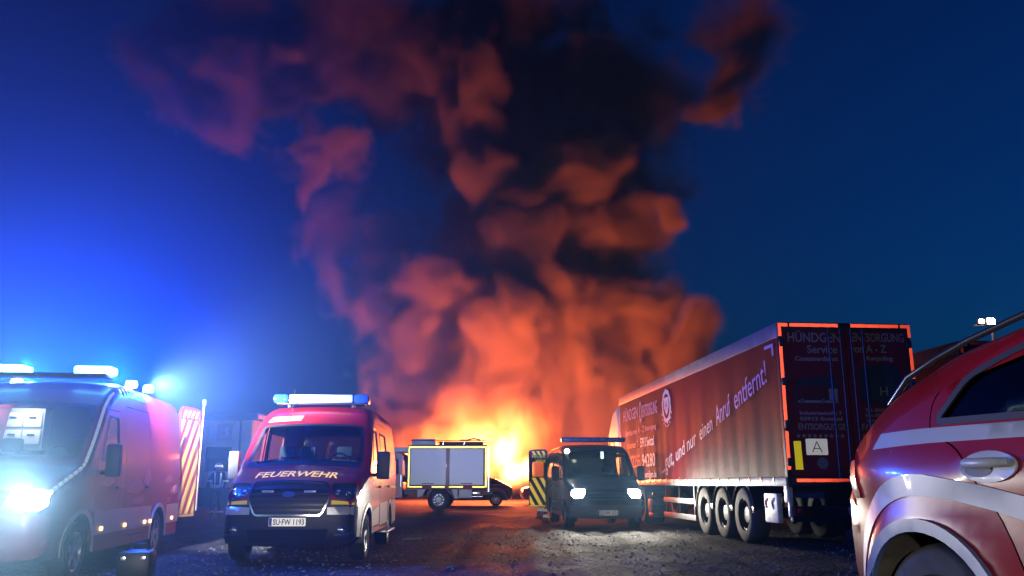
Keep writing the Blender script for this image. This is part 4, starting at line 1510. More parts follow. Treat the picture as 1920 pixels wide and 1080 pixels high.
def build_trailer():
    root = empty('semi_trailer', (6.02, 15.17, 0), math.atan2(.9965, -.083), 'long red curtain sided trailer with slogan on its flank and red outlined doors', 'trailer', 'parked trailers')
    Lh, y1, zt = 13.9, 1.235, 3.98
    box('chassis', (7.0, 0, .98), (13.4, .95, .22), FRAME, root, .01)
    box('load_floor', (6.95, 0, 1.14), (13.86, 2.44, .1), FRAME, root)
    # roof, side rails, front wall
    box('roof', (6.95, 0, zt - .03), (13.9, 2.36, .06), RAIL, root, .01)
    box('front_wall', (13.86, 0, 2.58), (.08, 2.44, 2.76), mat('front_wall_grey', (.25, .25, .26), .5), root)
    for sg in (1, -1):
        side = flat((0, sg * y1, 0), (1, 0, 0), (0, 0, 1)) if sg < 0 else flat((0, sg * y1, 0), (-1, 0, 0), (0, 0, 1))
        # upper rail with a row of roller pins
        box('roof_rail', (6.95, sg * 1.215, 3.84), (13.86, .07, .27), RAIL, root, .012)
        # curtain: a long cloth with soft vertical folds between its straps
        nx, nz = 150, 8
        vs, fs = [], []
        for i in range(nx + 1):
            for j in range(nz + 1):
                x = .12 + 13.66 * i / nx
                t = j / nz
                w = .004 * math.sin(x * 9.7) * (1 - t) ** 1.5 + .005 * math.sin(x * 4.1 + 1) * math.sin(t * 3.1) + .006 * math.sin(x * 23) * max(0, .25 - t)
                vs.append((x, sg * (y1 + .005 + w), 1.24 + (3.71 - 1.24) * t))
        for i in range(nx):
            for j in range(nz):
                a = i * (nz + 1) + j
                fs.append((a, a + nz + 1, a + nz + 2, a + 1))
        cu = mesh_obj('side_curtain', vs, fs, CURT, root, True)
        md = None
        if sg > 0:
            fm = lambda P, off=0.0: np.stack([-P[:, 0], np.full(len(P), y1 + .030 + off), P[:, 1]], 1)
            T = lambda s, x, z, size, w, m=LETW, rot=0.0, al='l', sh_=0.0: lettering('curtain_lettering', s, fm, (-x, z), size, m, cu, width=w, rot=rot, align=al, shear=sh_, bold=0.0 if rot else .006)
            T('HÜNDGEN', 13.15, 3.10, .50, 2.1)
            T('ENTSORGUNG', 10.45, 3.06, .50, 1.75)
            T('Service von A - Z', 12.9, 2.62, .26, 2.6)
            T('Entsorgung', 10.2, 2.64, .2, 1.3)
            T('Industriestr. 7 -', 12.7, 2.22, .26, 1.7)
            T('53913 Swisttal', 10.85, 2.20, .38, 1.65, LETB)
            T('02255/', 12.3, 1.62, .52, 1.55)
            T('94280', 10.7, 1.62, .52, 1.55, LETB)
            T('www.huendgen.de', 11.3, 1.31, .26, 2.25, LETB)
            # cog badge between the two words, and the big crest
            def ring(c, rx, rz, t, n=28, teeth=0):
                o_ = []
                for k in range(n * (2 if teeth else 1)):
                    a = 2 * math.pi * k / (n * (2 if teeth else 1))
                    q = 1 + (teeth if (k // 2) % 2 else 0)
                    o_.append((c[0] + rx * q * math.cos(a), c[1] + rz * q * math.sin(a)))
                i_ = [(c[0] + (rx - t) * math.cos(2 * math.pi * k / 24), c[1] + (rz - t) * math.sin(2 * math.pi * k / 24)) for k in range(24)]
                return o_, i_
            for (c, rx, rz, t) in (((-10.72, 3.24), .16, .30, .07), ((-7.72, 3.15), .42, .43, .10)):
                o_, i_ = ring(c, rx, rz, t, 20, .08)
                sheet('cog_badge', fm, o_, LETW, cu, [i_], .2, off=.002)
            cre = mat('crest_blue', (.30, .34, .52), .5)
            sheet('crest', fm, [(-7.95, 3.38), (-7.49, 3.38), (-7.49, 3.10), (-7.72, 2.90), (-7.95, 3.10)], cre, cu, step=.2, off=.002)
            lettering('crest_letters', 'H', fm, (-7.72, 3.05), .34, mat('crest_dark', (.10, .03, .08), .5), cu, width=.2, off=.006, bold=.01)
            for k in range(9):
                a = R(200 + k * 17.5)
                sheet('crest_dot', fm, disc((-7.72 + .52 * math.cos(a) * .98, 3.12 + .50 * math.sin(a)), .035, 8), cre, cu, step=.2, off=.002)
            # the slogan climbing towards the back
            sl = 11.3
            zl = lambda x: 1.40 + (8.39 - x) * math.tan(R(sl))
            for w_, x, wd, s_ in (('...gut,', 8.42, 1.25, .62), ('und nur', 6.95, 1.85, .50), ('einen', 4.85, .98, .50), ('Anruf', 3.62, 1.02, .62), ('entfernt!', 2.38, 1.86, .62)):
                T(w_, x, zl(x), s_, wd, rot=sl, sh_=.12)
            # reflective corner mark and a bright patch where the strap plates sit
            sheet('corner_mark', fm, [(-.62, 3.62), (-.20, 3.62), (-.20, 3.40), (-.27, 3.40), (-.27, 3.56), (-.62, 3.56)], LETW, cu, step=.5, off=.002)
        # lower rave, straps and buckles
        box('side_rave', (6.95, sg * 1.245, 1.165), (13.86, .05, .15), mat('rave_silver', (.62, .62, .62), .32, .7, noise=(4, .3)), root, .008)
        for k in range(22):
            x = .55 + k * .615
            box('strap_buckle', (x, sg * 1.276, 1.20), (.035, .02, .11), STEEL, cu, .004)
        # under-run bars
        for z in (.72, .34):
            tb = box('guard_bar', (7.15, sg * 1.19, z), (2.9, .04, .13), DIRTY, root, .01)
        for x in (5.9, 7.2, 8.5):
            box('guard_post', (x, sg * 1.14, .70), (.06, .05, .86), FRAME, root)
        # rear corner post in pale metal
        box('corner_post', (.07, sg * 1.205, 2.52), (.14, .07, 2.9), FRAME, root, .01)
        bm = bmesh.new()
        add_box(bm, (.12, sg * 1.20, .98), (.16, .10, .34), None, .02)
        add_box(bm, (.06, sg * 1.20, .72), (.08, .07, .30), None, .02)
        bm_obj('corner_bracket', bm, mat('pale_metal', (.70, .72, .68), .4, .3, noise=(9, .3)), root, 40)
        # wheels, mudguards
        for x in (2.36, 3.64, 4.92):
            wheel(root, (x, sg * 1.045, .535), .535, .38, sg, 'truck', rim_m=mat('truck_rim', (.12, .12, .125), .35, .7, noise=(8, .4)), tyre_m=mat('dusty_tyre', (.055, .055, .054), .7, noise=(5, .5)))
            o_, i_ = arc((x, .535), .635, 12, 168, 18), arc((x, .535), .605, 12, 168, 18)[::-1]
            mg = sheet('mudguard', flat((0, sg * 1.235, 0), (1, 0, 0), (0, 0, 1)), o_ + i_, FRAME, root, step=.2, thick=.0)
            bm = bmesh.new()
            add_lathe(bm, [(.62, -.19), (.62, .19)], 'y', (x, sg * 1.045, .535), 20, R(12), R(168))
            bm_obj('mudguard_skin', bm, FRAME, mg, 40)
            for e in (12, 168):
                box('mudguard_clip', (x + .62 * math.cos(R(e)), sg * 1.24, .535 + .62 * math.sin(R(e)) - .02), (.05, .04, .12), STEEL, mg, .006)
            tube('guard_edge', [(x + .64 * math.cos(R(q)), sg * 1.24, .535 + .64 * math.sin(R(q))) for q in range(10, 171, 10)], .012, STEEL, mg, 6)
        # wheel chock box behind the last axle
        ch = box('chock_holder', (.95, sg * 1.16, .70), (.62, .10, .52), mat('pale_metal', (.70, .72, .68), .4, .3, noise=(9, .3)), root, .02)
        for dx in (-.15, .17):
            bm = bmesh.new()
            add_lathe(bm, [(.10, -.01), (.10, .02), (.055, .02), (.055, -.01)], 'y', (.95 + dx, sg * 1.21, .78), 18, R(-70), R(110))
            bm_obj('chock', bm, FRAME, ch, 40)
    for x in (2.36, 3.64, 4.92):
        tube('axle', [(x, -1, .535), (x, 1, .535)], .07, FRAME, root)
    box('landing_leg', (10.9, .85, .55), (.14, .14, .9), FRAME, root)
    box('landing_leg', (10.9, -.85, .55), (.14, .14, .9), FRAME, root)
    # rear: frame, two doors with locking bars, lettering, outline tapes
    rear = lambda P, off=0.0: np.stack([np.full(len(P), -.012 - off), -P[:, 0], P[:, 1]], 1)
    box('rear_header', (.06, 0, 3.90), (.12, 2.40, .16), FRAME, root, .01)
    box('rear_bumper', (.05, 0, .62), (.12, 2.40, .26), FRAME, root, .02)
    box('rear_sill', (.06, 0, 1.18), (.12, 2.40, .14), FRAME, root, .01)
    for sg in (1, -1):
        dr = sheet('rear_door', rear, rpoly([(sg * .012, 1.26), (sg * 1.16, 1.26), (sg * 1.16, 3.83), (sg * .012, 3.83)], .01), DOORM, root, step=.6, thick=.04)
        for y in (.10, .32):
            tube('lock_bar', [(-.045, -sg * y, 1.22), (-.045, -sg * y, 3.86)], .018, mat('lock_bar_dark', (.05, .05, .07), .4, .6), dr, 8)
            for z in (1.35, 2.1, 3.0, 3.75):
                box('bar_guide', (-.03, -sg * y, z), (.05, .08, .06), FRAME, dr, .006)
        for z in (1.5, 2.15, 2.9, 3.6):
            box('hinge', (-.02, -sg * 1.19, z), (.06, .09, .14), STEEL if z in (2.15, 2.9) else FRAME, dr, .008)
        # tape pieces
        tops = [(.12, .40), (.41, .66), (.67, 1.02), (1.06, 1.24)]
        for a, b in tops:
            sheet('contour_tape', rear, [(sg * a, 3.895), (sg * b, 3.895), (sg * b, 3.955), (sg * a, 3.955)], TAPE, root, step=.5, off=.02, thick=.006)
        sheet('contour_tape', rear, [(sg * 1.185, 3.72), (sg * 1.24, 3.72), (sg * 1.24, 3.893), (sg * 1.185, 3.893)], TAPE, root, step=.5, off=.02, thick=.006)
        for a, b in ((2.95, 3.62), (2.13, 2.86), (1.37, 2.03)):
            sheet('contour_tape', rear, [(sg * 1.185, a), (sg * 1.24, a), (sg * 1.24, b), (sg * 1.185, b)], TAPE, root, step=.5, off=.02, thick=.006)
        for a, b in ((.12, .45), (.46, .80), (.81, 1.12)):
            sheet('contour_tape', rear, [(sg * a, 1.16), (sg * b, 1.16), (sg * b, 1.215), (sg * a, 1.215)], TAPE, root, step=.5, off=.07, thick=.006)
        tl = box('tail_light', (-.03, sg * 1.02, .66), (.06, .34, .15), mat('tail_red', (.30, .01, .015), .2, coat=.5), root, .02)
        box('reflector', (-.065, sg * 1.08, .68), (.012, .09, .07), retro_mat('red_reflector', (.9, .05, .06), .05), tl, .004)
    L = lambda s, y, z, size, w, al='c', m=LETD: lettering('door_lettering', s, rear, (-y, z), size, m, dr2 if y < 0 else dl, width=w, align=al, bold=.004, off=.004)
    doors = [o for o in root.children if o.name.startswith('rear_door')]
    dl, dr2 = doors[0], doors[1]
    dl, dr2 = (doors[1], doors[0]) if doors[0].name == 'rear_door' else (doors[0], doors[1])
    L('HÜNDGEN', .58, 3.62, .24, .98)
    L('ENTSORGUNG', -.62, 3.64, .22, .98)
    L('Service', .44, 3.42, .20, .56)
    L('von A - Z', -.42, 3.44, .20, .68)
    L('Containerdienst', .56, 3.28, .11, .80)
    L('Recycling', -.62, 3.30, .11, .50)
    L('ENTSORGUNGS', .56, 2.06, .15, .86)
    L('FACHBETRIEB', -.60, 2.06, .15, .86)
    for z, s in ((2.32, 'Industriestraße 7'), (2.22, '53913 Swisttal')):
        L(s, .56, z, .085, .78)
    for z, s in ((2.38, 'Tel. 02255 94280'), (2.29, 'Fax 02255 94281'), (2.20, 'www.huendgen.de')):
        L(s, -.60, z, .075, .68)
    for k in range(9):
        sheet('star', rear, star((-1.0 + k * .10, 1.95), .045), LETD, dl, step=.3, off=.003)
        sheet('star', rear, star((.2 + k * .10, 1.95), .045), LETD, dr2, step=.3, off=.003)
    # printed pictures: a truck and a container
    pic = mat('print_blue', (.02, .03, .06), .5)
    p1 = sheet('door_print', rear, [(-1.0, 2.52), (-.2, 2.52), (-.2, 3.02), (-.72, 2.98), (-1.0, 2.92)], pic, dl, step=.5, off=.002)
    for (a, b, c, d) in ((-.96, 2.60, -.40, 2.84), (-.38, 2.58, -.22, 2.78), (-.96, 2.53, -.22, 2.57)):
        sheet('print_patch', rear, [(a, b), (c, b), (c, d), (a, d)], mat('print_red', (.09, .01, .015), .5) if d > 2.8 else LETD, dl, step=.5, off=.003)
    for x in (-.88, -.5, -.3):
        sheet('print_wheel', rear, disc((x, 2.56), .045, 12), mat('print_grey', (.12, .13, .15), .5), dl, step=.3, off=.004)
    sheet('door_print', rear, rpoly([(.2, 2.52), (.98, 2.52), (1.0, 3.05), (.92, 3.22), (.3, 3.22), (.2, 3.1)], .08), pic, dr2, step=.5, off=.002)
    sheet('print_patch', rear, [(.42, 2.56), (.86, 2.56), (.86, 3.0), (.42, 3.0)], mat('print_teal', (.015, .05, .06), .5), dr2, step=.5, off=.003)
    lettering('print_letters', 'H', rear, (.64, 2.66), .24, LETD, dr2, width=.14, off=.004)
    # waste plate, yellow strip, grey disc, number plate
    aw = sheet('waste_plate', rear, rpoly([(-.88, 1.62), (-.49, 1.62), (-.49, 1.90), (-.88, 1.90)], .02), retro_mat('plate_white', (.8, .8, .78), .14), dl, step=.5, off=.012, thick=.01)
    lettering('plate_letter', 'A', rear, (-.685, 1.66), .29, mat('plate_black', (.01, .01, .01), .5), aw, width=.19, off=.016, bold=-.006)
    sheet('yellow_strip', rear, [(-1.09, 1.37), (-.96, 1.37), (-.97, 1.86), (-1.10, 1.86)], retro_mat('strip_yellow', (.9, .75, .02), .16), dl, step=.5, off=.012, thick=.01)
    sheet('grey_disc', rear, disc((-.60, 1.48), .10, 20), mat('disc_grey', (.16, .19, .24), .5), dl, step=.3, off=.006, thick=.004)
    rp = lambda P, off=0.0: np.stack([np.full(len(P), -.015 - off), P[:, 0], P[:, 1]], 1)
    plate(root, 'SU·AH 1182', rp, (-.06, .68), off=.01, flip=True)
    return root


def deep_copy(o, parent=None, skip=()):
    c = o.copy()
    COL.objects.link(c)
    c.parent = parent
    for ch in list(o.children):
        if not any(ch.name.startswith(k) for k in skip):
            deep_copy(ch, c, skip)
    return c


trailer = build_trailer()
bpy.context.view_layer.update()
tr2 = deep_copy(trailer, None, ('door_lettering', 'curtain_lettering', 'crest', 'cog_badge', 'door_print', 'print_', 'star', 'waste_plate', 'yellow_strip', 'grey_disc', 'corner_mark', 'number_plate'))
tr2.location = (10.35, 17.2, 0)
tr2['label'] = 'second red trailer half hidden behind the near red car'


def build_tractor():
    root = empty('truck_tractor', (6.02, 15.17, 0), math.atan2(.9965, -.083), 'pale truck tractor coupled under the front of the slogan trailer', 'truck')
    white = mat('cab_white', (.70, .70, .70), .35, coat=.4, noise=(3, .12))
    box('chassis_beam', (12.6, .42, .82), (6.6, .10, .22), FRAME, root)
    box('chassis_beam', (12.6, -.42, .82), (6.6, .10, .22), FRAME, root)
    # cab: lofted box with raked front, roof deflector
    pr = [(14.15, .55), (14.15, 3.0), (14.5, 3.72), (15.2, 3.55), (15.95, 2.9), (16.35, 1.7), (16.42, .5)]
    fm1 = flat((0, 1.22, 0), (1, 0, 0), (0, 0, 1))
    bm = bmesh.new()
    ra = [bm.verts.new((x, 1.22, z)) for x, z in pr]
    rb = [bm.verts.new((x, -1.22, z)) for x, z in pr]
    bm.faces.new(ra)
    bm.faces.new(rb[::-1])
    for i in range(len(pr)):
        j = (i + 1) % len(pr)
        bm.faces.new((ra[j], ra[i], rb[i], rb[j]))
    bmesh.ops.recalc_face_normals(bm, faces=bm.faces)
    bmesh.ops.bevel(bm, geom=list(bm.edges), offset=.09, segments=3, affect='EDGES')
    cab = bm_obj('cab', bm, white, root, 40)
    for sg in (1, -1):
        sheet('cab_window', flat((0, sg * 1.228, 0), (1, 0, 0), (0, 0, 1)), rpoly([(15.0, 1.9), (15.9, 1.9), (15.72, 2.6), (15.0, 2.6)], .06), mat('dark_glass', (.01, .012, .015), .05), cab, step=.4, thick=.02 * sg)
        box('side_fairing', (14.0, sg * 1.17, 2.5), (.5, .05, 2.0), white, cab, .02)
        for x, w_ in ((11.0, .60), (15.2, .34)):
            wheel(root, (x, sg * (1.24 - w_ / 2), .52), .52, w_, sg, 'truck', rim_m=mat('truck_rim', (.12, .12, .125), .35, .7), tyre_m=mat('dusty_tyre', (.055, .055, .054), .7))
        # rear lamp board, bumper
        tl = box('tail_light', (9.70, sg * 1.03, .80), (.10, .42, .16), mat('tail_red', (.30, .01, .015), .2, coat=.5), root, .02)
        tl2 = box('reverse_light', (9.70, sg * 1.03, .60), (.10, .42, .12), mat('reverse_clear', (.5, .5, .5), .2), root, .02)
        bm = bmesh.new()
        add_lathe(bm, [(.62, -.28), (.62, .28)], 'y', (11.0, sg * .94, .52), 20, R(15), R(165))
        bm_obj('mudguard', bm, mat('guard_grey', (.30, .30, .29), .5), root, 40)
        box('side_tank', (12.9, sg * 1.0, .62), (1.3, .4, .55), DIRTY, root, .08)
    # the fender end of the left side in pale plastic reaches back to the lamp
    for sg in (1, -1):
        box('rear_fender', (9.98, sg * 1.03, .52), (.5, .44, .40), mat('guard_grey', (.30, .30, .29), .5), root, .04)
        box('fender_step', (9.82, sg * 1.03, .27), (.75, .44, .12), mat('guard_grey', (.30, .30, .29), .5), root, .03)
    box('rear_crossbar', (9.95, 0, .7), (.12, 1.7, .2), FRAME, root)
    return root


tractor = build_tractor()


# ------------------------------------------------------------------ small fire engine seen from its side
def build_fire_engine():
    # local x runs along the truck from the tail (0, image right) to the cab, y across; the near flank looks at the yard
    root = empty('fire_engine', (-1.06, 38.0, 0), R(180), 'small red fire engine with two pale roller shutters side on before the fire', 'fire engine')
    fr = FRAME
    silver = mat('shutter_silver', (.66, .70, .74), .5, .15)
    red = mat('engine_red', (.28, .010, .014), .35, coat=.6, noise=(2, .12))
    yel = retro_mat('outline_yellow', (.85, .85, .15), .40, .3, .7)
    yb = 1.05
    # in local coordinates the flank towards the camera is at +y because the truck is turned by 180 degrees
    body = box('equipment_body', (1.70, 0, 1.83), (3.40, 2.08, 1.86), red, root, .03)
    fm = flat((0, yb, 0), (-1, 0, 0), (0, 0, 1))            # u = -x
    for k, (a, b) in enumerate(((.16, 1.60), (1.76, 3.26))):
        sh_ = sheet('roller_shutter', fm, [(-b, 1.09), (-a, 1.09), (-a, 2.58), (-b, 2.58)], silver, body, step=1, off=.012, thick=.02)
        n = 30
        bm = bmesh.new()
        for q in range(n):
            z = 1.09 + (q + .5) * (2.58 - 1.09) / n
            add_box(bm, ((a + b) / 2, yb + .014, z), (b - a - .01, .012, (2.58 - 1.09) / n * .80), None, 0)
        st = bm_obj('shutter_slats', bm, silver, sh_)
        st['kind'] = 'stuff'
        box('shutter_handle', ((a + b) / 2, yb + .03, 1.14), (.5, .03, .035), mat('handle_dark', (.05, .05, .05), .4), sh_, .008)
    mid = box('centre_post', (1.68, yb + .012, 1.83), (.10, .03, 1.6), mat('post_maroon', (.10, .008, .02), .4), body)
    for (x0, x1, z0, z1) in ((.02, 3.36, 2.62, 2.70), (3.30, 3.37, .98, 2.61), (.02, .09, .98, 2.61), (.10, .62, .97, 1.03), (1.02, 1.62, .97, 1.03), (1.80, 2.35, .97, 1.03), (2.75, 3.29, .97, 1.03)):
        sheet('outline_strip', fm, [(-x1, z0), (-x0, z0), (-x0, z1), (-x1, z1)], yel, body, step=1, off=.016, thick=.012)
    box('ladder_rail', (-.06, yb - .05, 1.75), (.03, .03, 1.9), STEEL, root)
    box('ladder_rail', (-.06, yb - .45, 1.75), (.03, .03, 1.9), STEEL, root)
    for k in range(6):
        box('ladder_rung', (-.06, yb - .25, 1.0 + .3 * k), (.025, .38, .025), STEEL, root)
    # roof: pale box, rolled gear, rails
    box('roof_box', (2.75, .3, 2.89), (1.0, 1.2, .26), mat('roof_box_pale', (.35, .45, .48), .4), root, .03)
    for y in (.9, -.9):
        tube('roof_rail', [(.05, y, 2.94), (3.3, y, 2.94)], .02, STEEL, root, 6)
    for x in (.1, 1.0, 1.9):
        tube('rail_post', [(x, .9, 2.72), (x, .9, 2.94)], .016, STEEL, root, 6)
    bm = bmesh.new()
    for y in (.55, .30, .05):
        add_tube(bm, [(.2, y, 2.84), (2.1, y, 2.84)], .075, 10)
    bm_obj('suction_hose', bm, mat('hose_black', (.03, .02, .02), .6), root, 50)
    bm = bmesh.new()
    add_tube(bm, [(.3, .7, 2.98), (.6, .7, 3.04), (.9, .7, 2.97), (1.2, .7, 2.97)], .03, 8)
    bm_obj('nozzle', bm, fr, root, 50)
    # chassis under the body
    box('chassis_rail', (2.6, .35, .78), (5.6, .12, .2), fr, root)
    box('chassis_rail', (2.6, -.35, .78), (5.6, .12, .2), fr, root)
    for sg in (1, -1):
        for x in (2.05, 5.0):
            wheel(root, (x, sg * .90, .47), .47, .26, sg, 'truck', rim_m=mat('truck_rim', (.12, .12, .125), .35, .7))
        sk = mat('skirt_pale', (.42, .43, .44), .45)
        f2 = flat((0, sg * 1.03, 0), (-1, 0, 0), (0, 0, 1))
        sheet('side_skirt', f2, [(-2.95, .90), (-2.60, .90), (-2.75, .62), (-2.95, .56)], sk, root, step=1, thick=.03)
        sheet('side_skirt', f2, [(-1.50, .90), (-1.25, .90), (-1.25, .52), (-1.36, .50)], sk, root, step=1, thick=.03)
        box('tool_locker', (.92, sg * .88, .72), (.56, .32, .36), sk, root, .02)
        tube('exhaust', [(.72, sg * .9, .60), (.2, sg * .9, .60)], .045, STEEL, root, 10)
        box('air_tank', (.45, sg * .85, .74), (.42, .22, .14), STEEL, root, .05)
    box('tow_hook', (-.12, 0, .74), (.24, .2, .12), fr, root, .03)
    # cab with doors; side windows open to the glow behind
    cabx0, cabx1 = 3.55, 5.35
    for sg in (1, -1):
        f2 = flat((0, sg * 1.02, 0), (-1, 0, 0), (0, 0, 1))
        out = rpoly([(-5.4, .55), (-3.6, .55), (-3.6, 2.30), (-3.72, 2.42), (-4.75, 2.42), (-5.25, 1.6), (-5.4, 1.4)], .06)
        w1 = rpoly([(-4.02, 1.52), (-3.76, 1.52), (-3.80, 2.16), (-4.02, 2.16)], .05)
        w2 = rpoly([(-4.98, 1.52), (-4.16, 1.52), (-4.16, 2.16), (-4.62, 2.16)], .05)
        cs = sheet('cab_side', f2, out, red, root, [w1, w2], .3, thick=.04 * sg)
        for w_ in (w1, w2):
            sheet('cab_window', f2, shrink(w_, .005), glass_mat('engine_glass', (.9, .9, .9)), cs, step=.4)
        tube('cab_grip', [(3.66, sg * 1.05, 1.0), (3.66, sg * 1.05, 1.5)], .014, STEEL, cs, 6)
    box('cab_roof', (4.2, 0, 2.42), (1.15, 2.0, .06), red, root, .02)
    box('cab_floor', (4.5, 0, .95), (1.7, 1.95, .5), red, root, .03)
    bm = bmesh.new()
    add_box(bm, (5.25, 0, 1.15), (.28, 1.98, .9), None, .06)
    bm_obj('cab_front', bm, red, root, 40)
    sheet('windshield', flat((0, 0, 0), (0, 1, 0), (-.52, 0, .85)), [(-.9, 0), (.9, 0), (.9, .01), (-.9, .01)], glass_mat('engine_glass'), root, step=1) if False else None
    bm = bmesh.new()
    v = [bm.verts.new(p) for p in ((5.26, -.92, 1.60), (5.26, .92, 1.60), (4.78, .88, 2.40), (4.78, -.88, 2.40))]
    bm.faces.new(v)
    bm_obj('windshield', bm, glass_mat('engine_glass', (.9, .9, .9)), root)
    box('deck_lamp', (3.75, 0, 2.56), (.75, 1.7, .20), mat('deck_white', (.55, .62, .72), .4), root, .03)
    tube('antenna', [(-.35, .2, 1.0), (-.35, .2, 2.3)], .012, fr, root, 6) if False else None
    return root


engine = build_fire_engine()

# ------------------------------------------------------------------ red cars
SUV = [(.16, .28, .16, .10), (.04, .42, .18, .14), (0, .62, .18, .16), (.05, .82, .16, .14), (.16, .92, .12, .12), (.6, 1.02, .08, .10), (1.15, 1.10, .07, .08),
       (1.55, 1.32, .08, .08), (1.95, 1.51, .07, .10), (2.3, 1.56, .05, .12), (2.9, 1.52, .05, .12), (3.45, 1.415, .05, .12), (3.78, 1.30, .05, .12), (4.02, 1.185, .06, .12),
       (4.22, 1.08, .08, .14), (4.36, 1.00, .10, .16), (4.43, .90, .12, .18), (4.45, .70, .12, .18), (4.42, .48, .12, .16), (4.34, .34, .10, .12), (4.28, .29, .08, .10)]


def suv_hw(x, z):
    x = np.asarray(x, float)
    z = np.asarray(z, float)
    w = .92 - .30 * np.clip(z - .98, 0, None) ** 1.15 - .14 * np.clip(1 - x / 1.1, 0, 1) ** 2.2
    w = w - .42 * np.clip((x - 3.55) / .95, 0, 1) ** 2.4
    w = w + .018 * np.exp(-((z - .93) / .06) ** 2) - .02 * np.clip((.5 - z) / .3, 0, 1)
    # muscle over the wheels
    for ax in (.92, 3.55):
        r = np.hypot(x - ax, z - .345)
        w = w + .028 * np.exp(-((r - .42) / .10) ** 2)
    return w


